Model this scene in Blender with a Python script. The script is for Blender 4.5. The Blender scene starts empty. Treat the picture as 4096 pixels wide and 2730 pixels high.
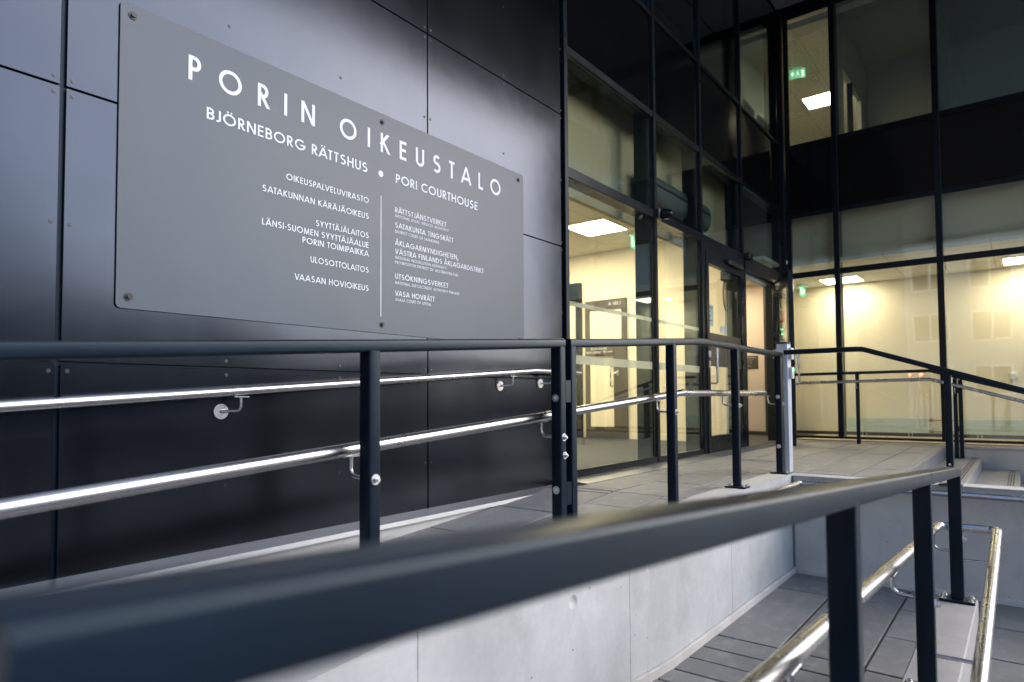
import bpy, bmesh, math, random
from mathutils import Vector, Matrix
random.seed(7)
S = bpy.context.scene
COL = S.collection
PI = math.pi
R = math.radians
ZC = 1.45                                    # eye height above the paved yard

# ---------------------------------------------------------------- camera
yaw, pit, rol = 0.67071, 0.03776, -0.0062
f = Vector((math.cos(yaw)*math.cos(pit), math.sin(yaw)*math.cos(pit), math.sin(pit)))
r0 = Vector((math.sin(yaw), -math.cos(yaw), 0)); u0 = r0.cross(f)
r = math.cos(rol)*r0 + math.sin(rol)*u0; u = -math.sin(rol)*r0 + math.cos(rol)*u0
cd = bpy.data.cameras.new('camera'); cam = bpy.data.objects.new('camera', cd); COL.objects.link(cam)
cam.matrix_world = Matrix(((r.x, u.x, -f.x, 0), (r.y, u.y, -f.y, 0), (r.z, u.z, -f.z, ZC), (0, 0, 0, 1)))
cd.sensor_width = 36; cd.lens = 2588.9/4096*36
cd.shift_x = 7.65/4096; cd.shift_y = 132/4096
cd.clip_start = .02; cd.clip_end = 2000
cd.dof.use_dof = True; cd.dof.focus_distance = 3.3; cd.dof.aperture_fstop = 2.5
S.camera = cam

# ---------------------------------------------------------------- sky, sun, exposure
SUN_EL, SUN_AZ = R(36), R(318)               # azimuth of the sun measured from +x towards +y
w = bpy.data.worlds.new('World'); S.world = w; w.use_nodes = True
nt = w.node_tree; bg = nt.nodes['Background']
sky = nt.nodes.new('ShaderNodeTexSky'); sky.sky_type = 'NISHITA'; sky.sun_disc = False
sky.sun_elevation = SUN_EL; sky.sun_rotation = PI/2 - SUN_AZ
sky.air_density = 1.0; sky.dust_density = 2.4; sky.ozone_density = 2.4
nt.links.new(sky.outputs[0], bg.inputs[0]); bg.inputs[1].default_value = .13
sl = bpy.data.lights.new('sun', 'SUN'); so = bpy.data.objects.new('sun', sl); COL.objects.link(so)
sl.energy = 1.2; sl.angle = R(76); sl.color = (1, .995, .985)
sd = Vector((math.cos(SUN_AZ)*math.cos(SUN_EL), math.sin(SUN_AZ)*math.cos(SUN_EL), math.sin(SUN_EL)))
so.rotation_euler = sd.to_track_quat('Z', 'Y').to_euler()
so.location = (0, -20, 30)
vs = S.view_settings
vs.view_transform = 'Standard'; vs.look = 'None'; vs.exposure = 1.5; vs.gamma = 1
S.render.engine = 'CYCLES'
cy = S.cycles
cy.use_denoising = True
cy.max_bounces = 10; cy.diffuse_bounces = 4; cy.glossy_bounces = 6; cy.transmission_bounces = 6
cy.transparent_max_bounces = 24; cy.sample_clamp_indirect = 6; cy.caustics_reflective = False; cy.caustics_refractive = False

# ---------------------------------------------------------------- materials
def nodes(m): return m.node_tree.nodes, m.node_tree.links
def mat(name, col, rough=.5, metal=0, spec=.5, coat=0):
    m = bpy.data.materials.new(name); m.use_nodes = True
    b = m.node_tree.nodes['Principled BSDF']
    b.inputs['Base Color'].default_value = (*col, 1); b.inputs['Roughness'].default_value = rough
    b.inputs['Metallic'].default_value = metal; b.inputs['Specular IOR Level'].default_value = spec
    b.inputs['Coat Weight'].default_value = coat
    return m
def coords(m, scale=(1, 1, 1)):
    n, l = nodes(m)
    tc = n.new('ShaderNodeTexCoord'); mp = n.new('ShaderNodeMapping'); mp.inputs['Scale'].default_value = scale
    l.new(tc.outputs['Object'], mp.inputs[0]); return mp.outputs[0]
def noise(m, vec, scale, detail=4, rough=.6, dist=0):
    n, l = nodes(m); t = n.new('ShaderNodeTexNoise')
    t.inputs['Scale'].default_value = scale; t.inputs['Detail'].default_value = detail
    t.inputs['Roughness'].default_value = rough; t.inputs['Distortion'].default_value = dist
    l.new(vec, t.inputs['Vector']); return t.outputs[0]
def ramp(m, fac, stops):
    n, l = nodes(m); t = n.new('ShaderNodeValToRGB'); l.new(fac, t.inputs[0])
    e = t.color_ramp.elements
    while len(e) < len(stops): e.new(.5)
    for k, (p, c) in enumerate(stops):
        e[k].position = p; e[k].color = (c, c, c, 1) if not isinstance(c, tuple) else (*c, 1)
    return t.outputs[0]
def mathn(m, op, a, b):
    n, l = nodes(m); t = n.new('ShaderNodeMath'); t.operation = op
    for k, v in ((0, a), (1, b)):
        if isinstance(v, (int, float)): t.inputs[k].default_value = v
        else: l.new(v, t.inputs[k])
    return t.outputs[0]
def mixc(m, fac, a, b, mode='MIX'):
    n, l = nodes(m); t = n.new('ShaderNodeMix'); t.data_type = 'RGBA'; t.blend_type = mode
    for k, v in ((0, fac), (6, a), (7, b)):
        if isinstance(v, (int, float)): t.inputs[k].default_value = v
        elif isinstance(v, tuple): t.inputs[k].default_value = (*v, 1)
        else: l.new(v, t.inputs[k])
    return t.outputs[2]
def bump(m, h, strength, dist=.01):
    n, l = nodes(m); t = n.new('ShaderNodeBump'); t.inputs['Strength'].default_value = strength
    t.inputs['Distance'].default_value = dist; l.new(h, t.inputs['Height'])
    l.new(t.outputs[0], n['Principled BSDF'].inputs['Normal'])
def link(m, out, sock):
    n, l = nodes(m); l.new(out, n['Principled BSDF'].inputs[sock])

M = {}
def panel_material():
    m = mat('anodised panel', (.3, .3, .34), .2, 1)
    v = coords(m)
    n1 = noise(m, v, 1.3, 3); n2 = noise(m, v, 60, 3); n3 = noise(m, coords(m, (14, 1, .8)), 2.0, 3)
    link(m, mixc(m, ramp(m, n1, [(.3, 0), (.7, 1)]), (.036, .041, .053), (.046, .051, .064)), 'Base Color')
    rr = mathn(m, 'ADD', mathn(m, 'MULTIPLY', n1, .10), mathn(m, 'MULTIPLY', n3, .03))
    link(m, mathn(m, 'ADD', rr, .11), 'Roughness')
    bump(m, mathn(m, 'ADD', mathn(m, 'MULTIPLY', n1, 1.0), mathn(m, 'MULTIPLY', n2, .02)), .05, .03)
    return m
M['panel'] = panel_material()
def paint(name, col, rough, rv=.08):
    m = mat(name, col, rough)
    v = coords(m); n1 = noise(m, v, 7, 4); n2 = noise(m, v, 220, 2)
    link(m, mathn(m, 'ADD', mathn(m, 'MULTIPLY', n1, rv*2), rough-rv), 'Roughness')
    link(m, mixc(m, ramp(m, n1, [(.35, 0), (.75, 1)]), tuple(c*.85 for c in col), tuple(c*1.25 for c in col)), 'Base Color')
    bump(m, n2, .05, .002)
    nodes(m)[0]['Principled BSDF'].inputs['Specular IOR Level'].default_value = .22; nodes(m)[0]['Principled BSDF'].inputs['Specular Tint'].default_value = (.72, .88, 1, 1)
    return m
M['rail'] = paint('slate powder coat', (.0045, .0095, .018), .33)
M['frame'] = paint('black aluminium', (.006, .007, .010), .3)
M['black'] = mat('black plastic', (.012, .012, .014), .4)
M['rubber'] = mat('dark cable', (.01, .01, .01), .5)
def steel():
    m = mat('brushed steel', (.5, .5, .515), .2, 1)
    n1 = noise(m, coords(m), 5, 3)
    link(m, mathn(m, 'ADD', mathn(m, 'MULTIPLY', n1, .10), .22), 'Roughness')
    return m
M['steel'] = steel()
M['screw'] = mat('dark screw head', (.06, .06, .065), .35, 1)
M['zinc'] = mat('zinc bolt', (.68, .68, .7), .35, 1)
def flash():
    m = mat('galvanised flashing', (.42, .43, .45), .38, .85)
    n1 = noise(m, coords(m, (1, 6, 6)), 5, 4)
    link(m, mathn(m, 'ADD', mathn(m, 'MULTIPLY', n1, .3), .22), 'Roughness'); return m
M['flash'] = flash()
def concrete(name, lo, hi, joints=None, holes=()):
    m = mat(name, hi, .85, 0, .3)
    v = coords(m)
    n1 = noise(m, v, 1.6, 6, .62); n2 = noise(m, v, 40, 4); n3 = noise(m, coords(m, (1.6, 1.6, 1.0)), 2.6, 7, .7, .6)
    c = mixc(m, ramp(m, n1, [(.3, 0), (.72, 1)]), lo, hi)
    c = mixc(m, ramp(m, n3, [(.52, 0), (.78, .42)]), c, tuple(x*.62 for x in lo))
    c = mixc(m, mathn(m, 'MULTIPLY', n2, .24), c, tuple(x*.55 for x in lo))
    n, l = nodes(m)
    vo = n.new('ShaderNodeTexVoronoi'); vo.inputs['Scale'].default_value = 14; l.new(v, vo.inputs['Vector'])
    sp = n.new('ShaderNodeSeparateColor'); l.new(vo.outputs['Color'], sp.inputs[0])
    pit = mathn(m, 'MULTIPLY', mathn(m, 'LESS_THAN', vo.outputs['Distance'], mathn(m, 'MULTIPLY', sp.outputs[0], .075)), mathn(m, 'GREATER_THAN', sp.outputs[1], .5))
    c = mixc(m, mathn(m, 'MULTIPLY', pit, .75), c, (.05, .05, .05))
    h = mathn(m, 'ADD', mathn(m, 'MULTIPLY', n2, .1), mathn(m, 'MULTIPLY', pit, -.6))
    sx = n.new('ShaderNodeSeparateXYZ'); l.new(v, sx.inputs[0])
    for ax, p in (joints or ()):
        d = mathn(m, 'ABSOLUTE', mathn(m, 'SUBTRACT', sx.outputs[ax], p), 0)
        jn = mathn(m, 'LESS_THAN', d, mathn(m, 'ADD', mathn(m, 'MULTIPLY', n2, .004), .001))
        c = mixc(m, mathn(m, 'MULTIPLY', jn, .6), c, (.1, .1, .1))
        h = mathn(m, 'ADD', h, mathn(m, 'MULTIPLY', jn, -1))
    for x, z in holes:
        dx = mathn(m, 'SUBTRACT', sx.outputs[0], x); dz = mathn(m, 'SUBTRACT', sx.outputs[2], z)
        q = mathn(m, 'ADD', mathn(m, 'MULTIPLY', dx, dx), mathn(m, 'MULTIPLY', dz, dz))
        k = mathn(m, 'MULTIPLY', mathn(m, 'MAXIMUM', mathn(m, 'SUBTRACT', 1, mathn(m, 'DIVIDE', q, .0009)), 0), -4)
        h = mathn(m, 'ADD', h, k)
    link(m, c, 'Base Color'); bump(m, h, .5, .006)
    return m
M['conc_wall'] = concrete('cast concrete with form joints', (.40, .405, .405), (.60, .605, .605), [(0, -.05), (0, 1.453), (0, 2.863), (0, 4.263)], [(2.358, ZC-.871), (3.065, ZC-.864), (.95, ZC-.86), (4.9, ZC-.86)])
M['conc'] = concrete('cast concrete', (.47, .45, .425), (.62, .595, .565))
M['conc_top'] = concrete('pale concrete coping', (.47, .46, .45), (.58, .57, .55))
M['conc_plinth'] = concrete('worn plinth concrete', (.29, .28, .27), (.40, .385, .37))
M['seal'] = mat('grey joint sealant', (.16, .157, .15), .8)
def paver(name, lo, hi):
    m = mat(name, hi, .8, 0, .3)
    v = coords(m); n, l = nodes(m)
    g = n.new('ShaderNodeNewGeometry')
    n1 = noise(m, v, 2.6, 6, .65); n2 = noise(m, v, 150, 3, .7); n3 = noise(m, v, 9, 5, .7)
    c = mixc(m, ramp(m, n1, [(.32, 0), (.7, 1)]), lo, hi)
    c = mixc(m, mathn(m, 'MULTIPLY', g.outputs['Random Per Island'], .35), c, tuple(x*.8 for x in lo))
    c = mixc(m, ramp(m, n3, [(.5, 0), (.75, .5)]), c, tuple(min(1, x*1.5) for x in hi))
    c = mixc(m, ramp(m, n2, [(.36, .45), (.5, 0)]), c, tuple(x*.45 for x in lo))
    c = mixc(m, ramp(m, n2, [(.66, 0), (.76, .4)]), c, (.5, .5, .5))
    for sc, th, colr in ((7.3, .035, (.03, .028, .022)), (5.1, .028, (.62, .62, .6))):        # leaf crumbs and droppings
        vo = n.new('ShaderNodeTexVoronoi'); vo.inputs['Scale'].default_value = sc; l.new(v, vo.inputs['Vector'])
        se = n.new('ShaderNodeSeparateColor'); l.new(vo.outputs['Color'], se.inputs[0])
        k = mathn(m, 'MULTIPLY', mathn(m, 'LESS_THAN', vo.outputs['Distance'], mathn(m, 'MULTIPLY', se.outputs[0], th*2)), mathn(m, 'GREATER_THAN', se.outputs[1], .6))
        c = mixc(m, mathn(m, 'MULTIPLY', k, .8), c, colr)
    link(m, c, 'Base Color')
    link(m, mathn(m, 'ADD', mathn(m, 'MULTIPLY', n1, .5), .28), 'Roughness')
    bump(m, mathn(m, 'ADD', mathn(m, 'MULTIPLY', n2, .25), n3), .25, .004)
    return m
M['paver'] = paver('grey paving slab', (.15, .151, .152), (.235, .235, .233))
M['paver_warm'] = paver('landing paving slab', (.24, .235, .228), (.32, .312, .30))
M['joint'] = mat('sandy joint', (.05, .042, .034), .95)
M['asphalt'] = paver('asphalt', (.026, .026, .03), (.04, .04, .044))
def glass(name, tint, f0):
    m = bpy.data.materials.new(name); m.use_nodes = True; n, l = nodes(m); n.clear()
    o = n.new('ShaderNodeOutputMaterial'); mx = n.new('ShaderNodeMixShader'); g = n.new('ShaderNodeNewGeometry')
    tr = n.new('ShaderNodeBsdfTransparent'); gl = n.new('ShaderNodeBsdfGlossy')
    tc = n.new('ShaderNodeTexCoord'); nz = n.new('ShaderNodeTexNoise'); nz.inputs['Scale'].default_value = 1.1; nz.inputs['Detail'].default_value = 1
    bp = n.new('ShaderNodeBump'); bp.inputs['Strength'].default_value = .06; bp.inputs['Distance'].default_value = .03
    l.new(tc.outputs['Object'], nz.inputs['Vector']); l.new(nz.outputs[0], bp.inputs['Height']); l.new(bp.outputs[0], gl.inputs['Normal'])
    dt = n.new('ShaderNodeVectorMath'); dt.operation = 'DOT_PRODUCT'; l.new(g.outputs['Normal'], dt.inputs[0]); l.new(g.outputs['Incoming'], dt.inputs[1])
    c = mathn(m, 'ABSOLUTE', dt.outputs['Value'], 0); k = mathn(m, 'POWER', mathn(m, 'SUBTRACT', 1, c), 5)
    fr = mathn(m, 'ADD', mathn(m, 'MULTIPLY', k, 1-f0), f0)         # Schlick reflectance, the same from both sides
    tr.inputs[0].default_value = (*tint, 1); gl.inputs['Roughness'].default_value = .0
    gl.inputs['Color'].default_value = (.86, .96, 1, 1)
    l.new(fr, mx.inputs[0]); l.new(tr.outputs[0], mx.inputs[1]); l.new(gl.outputs[0], mx.inputs[2]); l.new(mx.outputs[0], o.inputs[0])
    return m
M['glass'] = glass('facade glass', (.94, .97, .95), .075)
M['glass_hi'] = glass('upper facade glass', (.9, .95, .94), .075)
M['spandrel'] = mat('black enamelled glass', (.004, .004, .005), .1, 0, .22)
def frosted():
    m = bpy.data.materials.new('frosted film'); m.use_nodes = True; n, l = nodes(m); n.clear()
    o = n.new('ShaderNodeOutputMaterial'); mx = n.new('ShaderNodeMixShader'); mx.inputs[0].default_value = .62
    tr = n.new('ShaderNodeBsdfTransparent'); d = n.new('ShaderNodeBsdfTranslucent'); d2 = n.new('ShaderNodeBsdfDiffuse'); m2 = n.new('ShaderNodeMixShader')
    d.inputs[0].default_value = (.8, .8, .74, 1); d2.inputs[0].default_value = (.6, .6, .56, 1)
    l.new(d.outputs[0], m2.inputs[1]); l.new(d2.outputs[0], m2.inputs[2]); l.new(tr.outputs[0], mx.inputs[1]); l.new(m2.outputs[0], mx.inputs[2]); l.new(mx.outputs[0], o.inputs[0])
    return m
M['glass_door'] = glass('door glass', (.96, .98, .965), .02)
for q in [x for x in M['glass_door'].node_tree.nodes if x.type == 'BUMP']: q.inputs['Strength'].default_value = 0
M['frost'] = frosted()
def plaster(name, col):
    m = mat(name, col, .7, 0, .3); n1 = noise(m, coords(m), 1.2, 3)
    link(m, mixc(m, ramp(m, n1, [(.3, 0), (.7, 1)]), tuple(c*.95 for c in col), col), 'Base Color'); return m
M['cream'] = plaster('cream plaster', (.80, .74, .60))
M['blush'] = plaster('warm plaster', (.78, .66, .54))
M['olive_glow'] = plaster('olive board', (.52, .43, .25))  # board colour warmed to carry indoor glow that no lamp throws here
M['olive_glow_pale'] = plaster('pale olive board', (.74, .64, .44))  # paler copy for the wing, its brighter glow put into the colour
M['ceil'] = plaster('white ceiling board', (.72, .7, .64))
def tiles(m):
    n, l = nodes(m); sx = n.new('ShaderNodeSeparateXYZ'); l.new(coords(m), sx.inputs[0])
    k = None
    for ax, off in ((0, .39), (1, .32)):
        q = mathn(m, 'PINGPONG', mathn(m, 'ADD', sx.outputs[ax], off), .3); ln = mathn(m, 'LESS_THAN', q, .006); k = ln if k is None else mathn(m, 'MAXIMUM', k, ln)
    b = n['Principled BSDF'].inputs['Base Color'].links[0].from_socket
    link(m, mixc(m, mathn(m, 'MULTIPLY', k, .55), b, (.2, .19, .16)), 'Base Color')
tiles(M['ceil'])
M['floor_in'] = plaster('grey entrance carpet', (.055, .058, .06))
M['floor_lt'] = plaster('beige floor', (.42, .36, .26))
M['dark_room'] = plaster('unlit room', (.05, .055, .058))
M['dim_room'] = plaster('dim office board', (.55, .58, .58))
M['soffit'] = plaster('grey soffit board', (.33, .34, .36))
M['brown'] = mat('dark bronze door', (.05, .04, .032), .45)
M['white'] = mat('white enamel', (.75, .76, .74), .35)
M['rad'] = mat('radiator enamel', (.52, .62, .58), .35)
M['unit'] = mat('dimmed unit casing', (.075, .09, .08), .5)  # casing darkened in colour for the dim light behind the panes
M['brass'] = mat('brass valve', (.45, .32, .12), .35, 1)
M['pale'] = mat('pale grey paint', (.52, .54, .60), .4)
def signboard():
    m = mat('sign board grey', (.135, .155, .185), .42)
    v = coords(m); n1 = noise(m, v, 1.4, 4); n2 = noise(m, v, 300, 2)
    link(m, mixc(m, ramp(m, n1, [(.3, 0), (.7, 1)]), (.052, .069, .094), (.063, .081, .108)), 'Base Color')
    bump(m, n2, .08, .001); return m
M['sign'] = signboard()
M['letter'] = mat('white lettering', (.80, .82, .86), .5)
M['plate'] = mat('dark brown plate', (.07, .055, .045), .4)
M['red'] = mat('sign red', (.55, .07, .04), .4)
M['paper'] = mat('pale blue paper', (.45, .55, .58), .7)
M['slat'] = mat('aluminium slat', (.78, .78, .74), .4)
M['slat_dark'] = mat('bronze slat', (.16, .14, .11), .5)
M['render'] = concrete('facade render', (.42, .42, .41), (.52, .52, .5))
M['brick'] = concrete('far facade', (.20, .17, .15), (.28, .24, .21))
M['dark_clad'] = concrete('dark facade', (.06, .06, .065), (.09, .09, .095))
M['far_glass'] = mat('far window', (.03, .035, .045), .08)
def emit(name, col, s):
    m = bpy.data.materials.new(name); m.use_nodes = True; n, l = nodes(m); n.clear()
    o = n.new('ShaderNodeOutputMaterial'); e = n.new('ShaderNodeEmission'); e.inputs[0].default_value = (*col, 1); e.inputs[1].default_value = s
    l.new(e.outputs[0], o.inputs[0]); return m
LIT = 13.0
M['lamp'] = emit('lit ceiling panel', (1, .845, .575), LIT)
M['lamp3'] = emit('lit lobby panel', (1, .84, .56), LIT*1.7)
M['lamp2'] = emit('lit office panel', (1, .83, .54), 17.0)
M['green'] = emit('lit green sign', (.22, .72, .30), .55)
M['greenw'] = emit('lit white pictogram', (.85, 1, .82), .9)
M['led'] = emit('green led', (.1, 1, .35), 3)
M['redlamp'] = emit('red lamp', (1, .05, .03), 60)

# ---------------------------------------------------------------- mesh helpers
class MB:
    def __init__(s): s.b = bmesh.new()
    def box(s, x0, x1, y0, y1, z0, z1, bev=0, seg=2):
        x0, x1 = sorted((x0, x1)); y0, y1 = sorted((y0, y1)); z0, z1 = sorted((z0, z1))
        v = [s.b.verts.new((x, y, z)) for x in (x0, x1) for y in (y0, y1) for z in (z0, z1)]
        fs = [s.b.faces.new([v[i] for i in q]) for q in ((0, 1, 3, 2), (4, 6, 7, 5), (0, 4, 5, 1), (2, 3, 7, 6), (0, 2, 6, 4), (1, 5, 7, 3))]
        if bev: s.bevel(fs, bev, seg)
        return s
    def bevel(s, fs, bev, seg=2):
        es = list({e for q in fs for e in q.edges})
        bmesh.ops.bevel(s.b, geom=es, offset=bev, segments=seg, affect='EDGES', profile=.5)
    def prism(s, pts, vec, bev=0):            # closed polygon of 3d points pushed along vec
        vec = Vector(vec); a = [s.b.verts.new(p) for p in pts]; c = [s.b.verts.new(Vector(p)+vec) for p in pts]
        fs = [s.b.faces.new(a), s.b.faces.new(c[::-1])]
        k = len(a)
        for i in range(k): fs.append(s.b.faces.new((a[i], c[i], c[(i+1) % k], a[(i+1) % k])))
        if bev: s.bevel(fs, bev)
        return s
    def sweep(s, path, prof, up=None, cap=True):   # profile (side, up) carried along a path
        P = [Vector(p) for p in path]; n = len(P); rings = []
        T = [(P[min(i+1, n-1)]-P[max(i-1, 0)]).normalized() for i in range(n)]
        side = None
        for i in range(n):
            t = T[i]
            if up is not None: sd = t.cross(Vector(up)).normalized()
            elif side is None:
                a = Vector((0, 0, 1)) if abs(t.z) < .9 else Vector((0, 1, 0)); sd = t.cross(a).normalized()
            else: sd = (side - t*side.dot(t)).normalized()
            side = sd; un = sd.cross(t).normalized()
            rings.append([s.b.verts.new(P[i]+sd*a+un*c) for a, c in prof])
        k = len(prof)
        for i in range(n-1):
            for j in range(k): s.b.faces.new((rings[i][j], rings[i][(j+1) % k], rings[i+1][(j+1) % k], rings[i+1][j]))
        if cap: s.b.faces.new(rings[0][::-1]); s.b.faces.new(rings[-1])
        return s
    def tube(s, path, rad, seg=20, cap=True):
        return s.sweep(path, [(rad*math.cos(2*PI*i/seg), rad*math.sin(2*PI*i/seg)) for i in range(seg)], None, cap)
    def dome(s, c, ax, rad, h, seg=20, rings=6):    # spherical cap end
        c = Vector(c); ax = Vector(ax).normalized(); a = ax.orthogonal().normalized(); b = ax.cross(a)
        prev = None
        for i in range(rings+1):
            th = PI/2*i/rings; rr = rad*math.cos(th); hh = h*math.sin(th)
            ring = [s.b.verts.new(c+ax*hh+(a*math.cos(2*PI*j/seg)+b*math.sin(2*PI*j/seg))*rr) for j in range(seg)] if i < rings else [s.b.verts.new(c+ax*h)]
            if prev:
                for j in range(seg):
                    if len(ring) > 1: s.b.faces.new((prev[j], prev[(j+1) % seg], ring[(j+1) % seg], ring[j]))
                    else: s.b.faces.new((prev[j], prev[(j+1) % seg], ring[0]))
            prev = ring
        return s
    def cyl(s, a, b, rad, seg=16, rad2=None):
        a = Vector(a); b = Vector(b); t = (b-a).normalized(); p = t.orthogonal().normalized(); q = t.cross(p); r2 = rad if rad2 is None else rad2
        A = [s.b.verts.new(a+(p*math.cos(2*PI*i/seg)+q*math.sin(2*PI*i/seg))*rad) for i in range(seg)]
        B = [s.b.verts.new(b+(p*math.cos(2*PI*i/seg)+q*math.sin(2*PI*i/seg))*r2) for i in range(seg)]
        for i in range(seg): s.b.faces.new((A[i], A[(i+1) % seg], B[(i+1) % seg], B[i]))
        s.b.faces.new(A[::-1]); s.b.faces.new(B); return s
    def build(s, name, m, parent=None, smooth=True):
        bmesh.ops.recalc_face_normals(s.b, faces=s.b.faces)
        me = bpy.data.meshes.new(name); s.b.to_mesh(me); s.b.free()
        for mm in (m if isinstance(m, (list, tuple)) else [m]): me.materials.append(M[mm] if isinstance(mm, str) else mm)
        if smooth:
            me.polygons.foreach_set('use_smooth', [True]*len(me.polygons)); me.set_sharp_from_angle(angle=R(35))
        o = bpy.data.objects.new(name, me); COL.objects.link(o)
        if parent: o.parent = parent
        return o
def tag(o, label, cat, group=None, kind=None):
    o['label'] = label; o['category'] = cat
    if group: o['group'] = group
    if kind: o['kind'] = kind
    return o
def thing(name, label, cat, group=None):
    o = bpy.data.objects.new(name, None); COL.objects.link(o); o.empty_display_size = .1
    return tag(o, label, cat, group)
def struct(o): o['kind'] = 'structure'; return o
def copy_to(o, parent, loc):
    c = o.copy(); COL.objects.link(c); c.parent = parent; c.location = loc; return c
def rrect(wd, ht, rad, seg=4):                 # rounded rectangle profile centred on zero
    p = []
    for cx, cy, a0 in ((wd/2-rad, ht/2-rad, 0), (-wd/2+rad, ht/2-rad, 90), (-wd/2+rad, -ht/2+rad, 180), (wd/2-rad, -ht/2+rad, 270)):
        for i in range(seg+1): a = R(a0+90*i/seg); p.append((cx+rad*math.cos(a), cy+rad*math.sin(a)))
    return p
def fillet(pts, rad, seg=6):                   # round the corners of a polyline
    P = [Vector(p) for p in pts]; out = [P[0]]
    for i in range(1, len(P)-1):
        a = (P[i-1]-P[i]).normalized(); b = (P[i+1]-P[i]).normalized(); h = a.angle(b)/2
        d = min(rad/math.tan(h), (P[i-1]-P[i]).length*.49, (P[i+1]-P[i]).length*.49); rr = d*math.tan(h)
        c = P[i]+(a+b).normalized()*(rr/math.sin(h)); s = (P[i]+a*d-c).normalized(); e = (P[i]+b*d-c).normalized()
        for k in range(seg+1): out.append(c+s.slerp(e, k/seg)*rr)
    out.append(P[-1]); return out

# ---------------------------------------------------------------- stroke lettering (geometric capitals, one pen width)
def arc(cx, cy, rx, a0, a1, ry=None, n=28):
    ry = rx if ry is None else ry
    return [(cx+rx*math.cos(R(a0+(a1-a0)*i/n)), cy+ry*math.sin(R(a0+(a1-a0)*i/n))) for i in range(n+1)]
def glyph(c, w):
    h = w/2; dots = []; ring = None
    if c in 'ÄÖ': dots = [(-.14, 1.14), (.14, 1.14)]; c = {'Ä': 'A', 'Ö': 'O'}[c]
    elif c == 'Å': ring = 1.17; c = 'A'
    e = w
    if c == 'A': wd = .82; s = [[(h*.6-.02, -e*.0), (wd/2, 1.0)], [(wd-h*.6+.02, 0), (wd/2, 1.0)], [(.2, .29), (.62, .29)]]
    elif c == 'B': wd = .54; s = [[(h, 0), (h, 1)], [(h, 1-h), (.26, 1-h)]+arc(.26, .76-h*.5, .2, 90, -90, .24-h*.5)+[(h, .52)], [(h, .52)]+[(.28, .52)]+arc(.28, .26+h*.5, .24-h*.3, 90, -90, .26-h*.5)+[(h, h)]]
    elif c == 'C': wd = .82; s = [arc(.5, .5, .5-h, 48, 312)]
    elif c == 'D': wd = .74; s = [[(h, 0), (h, 1)], [(h, 1-h), (.24, 1-h)]+arc(.24, .5, .48-h, 90, -90, .5-h)+[(h, h)]]
    elif c == 'E': wd = .48; s = [[(h, 0), (h, 1)], [(h, 1-h), (wd, 1-h)], [(h, .52), (wd*.95, .52)], [(h, h), (wd, h)]]
    elif c == 'F': wd = .46; s = [[(h, 0), (h, 1)], [(h, 1-h), (wd, 1-h)], [(h, .52), (wd*.95, .52)]]
    elif c == 'G': wd = .94; s = [arc(.5, .5, .5-h, 45, 357), [(.52, .5-h*.4), (1-h*.2, .5-h*.4)]]; wd = .99
    elif c == 'H': wd = .66; s = [[(h, 0), (h, 1)], [(wd-h, 0), (wd-h, 1)], [(h, .52), (wd-h, .52)]]
    elif c == 'I': wd = w; s = [[(h, 0), (h, 1)]]
    elif c == 'J': wd = .34; s = [[(wd-h, 1), (wd-h, .22)]+arc(wd-h-.19, .22, .19, 0, -110, .22-h)[1:]]
    elif c == 'K': wd = .60; s = [[(h, 0), (h, 1)], [(wd-.09, 1.02), (h+.02, .5)], [(h+.1, .56), (wd-.02, -.02)]]
    elif c == 'L': wd = .42; s = [[(h, 0), (h, 1)], [(h, h), (wd, h)]]
    elif c == 'M': wd = .92; s = [[(h, 0), (.16, 1.0)], [(.15, 1.0), (.46, .05)], [(.77, 1.0), (.46, .05)], [(.92-h, 0), (.76, 1.0)]]
    elif c == 'N': wd = .72; s = [[(h, 0), (h, 1)], [(h, 1), (wd-h, 0)], [(wd-h, 0), (wd-h, 1)]]
    elif c == 'O': wd = 1.0; s = [arc(.5, .5, .5-h, 0, 360, None, 44)]
    elif c == 'P': wd = .50; s = [[(h, 0), (h, 1)], [(h, 1-h), (.24, 1-h)]+arc(.24, .72-h*.3, .26-h, 90, -90, .28-h*.7)+[(h, .44+h*.4)]]
    elif c == 'R': wd = .54; s = [[(h, 0), (h, 1)], [(h, 1-h), (.24, 1-h)]+arc(.24, .72-h*.3, .26-h, 90, -90, .28-h*.7)+[(h, .44+h*.4)], [(.2, .47), (wd-.03, -.02)]]
    elif c == 'S':
        rt = (1-w)*.235; rb = (1-w)/2-rt; wd = 2*(rb*.98+h)
        s = [arc(wd/2, 1-h-rt, rt*1.0, 38, 262, rt)+arc(wd/2-.01, h+rb, rb*.98, 82, -142, rb)]
    elif c == 'T': wd = .46; s = [[(wd/2, 0), (wd/2, 1)], [(0, 1-h), (wd, 1-h)]]
    elif c == 'U': wd = .62; s = [[(h, 1), (h, .31)]+arc(wd/2, .31, wd/2-h, 180, 360, .31-h)[1:]+[(wd-h, 1)]]
    elif c == 'V': wd = .76; s = [[(h*.7, 1.0), (wd/2, 0)], [(wd-h*.7, 1.0), (wd/2, 0)]]
    elif c == 'W': wd = 1.1; s = [[(h*.6, 1), (.3, 0)], [(.55, .95), (.3, 0)], [(.55, .95), (.8, 0)], [(1.1-h*.6, 1), (.8, 0)]]
    elif c == 'Y': wd = .66; s = [[(wd/2, 0), (wd/2, .46)], [(h*.7, 1.0), (wd/2, .42)], [(wd-h*.7, 1.0), (wd/2, .42)]]
    elif c == '-': wd = .26; s = [[(0, .40), (wd, .40)]]
    elif c == ',': wd = .14; s = [[(.09, w*.9), (.02, -.12)]]
    else: wd = .26; s = []
    if ring: s.append(arc(wd/2, ring, .085, 0, 360))
    return s, wd, [(wd/2+a, b) for a, b in dots], ring
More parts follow.
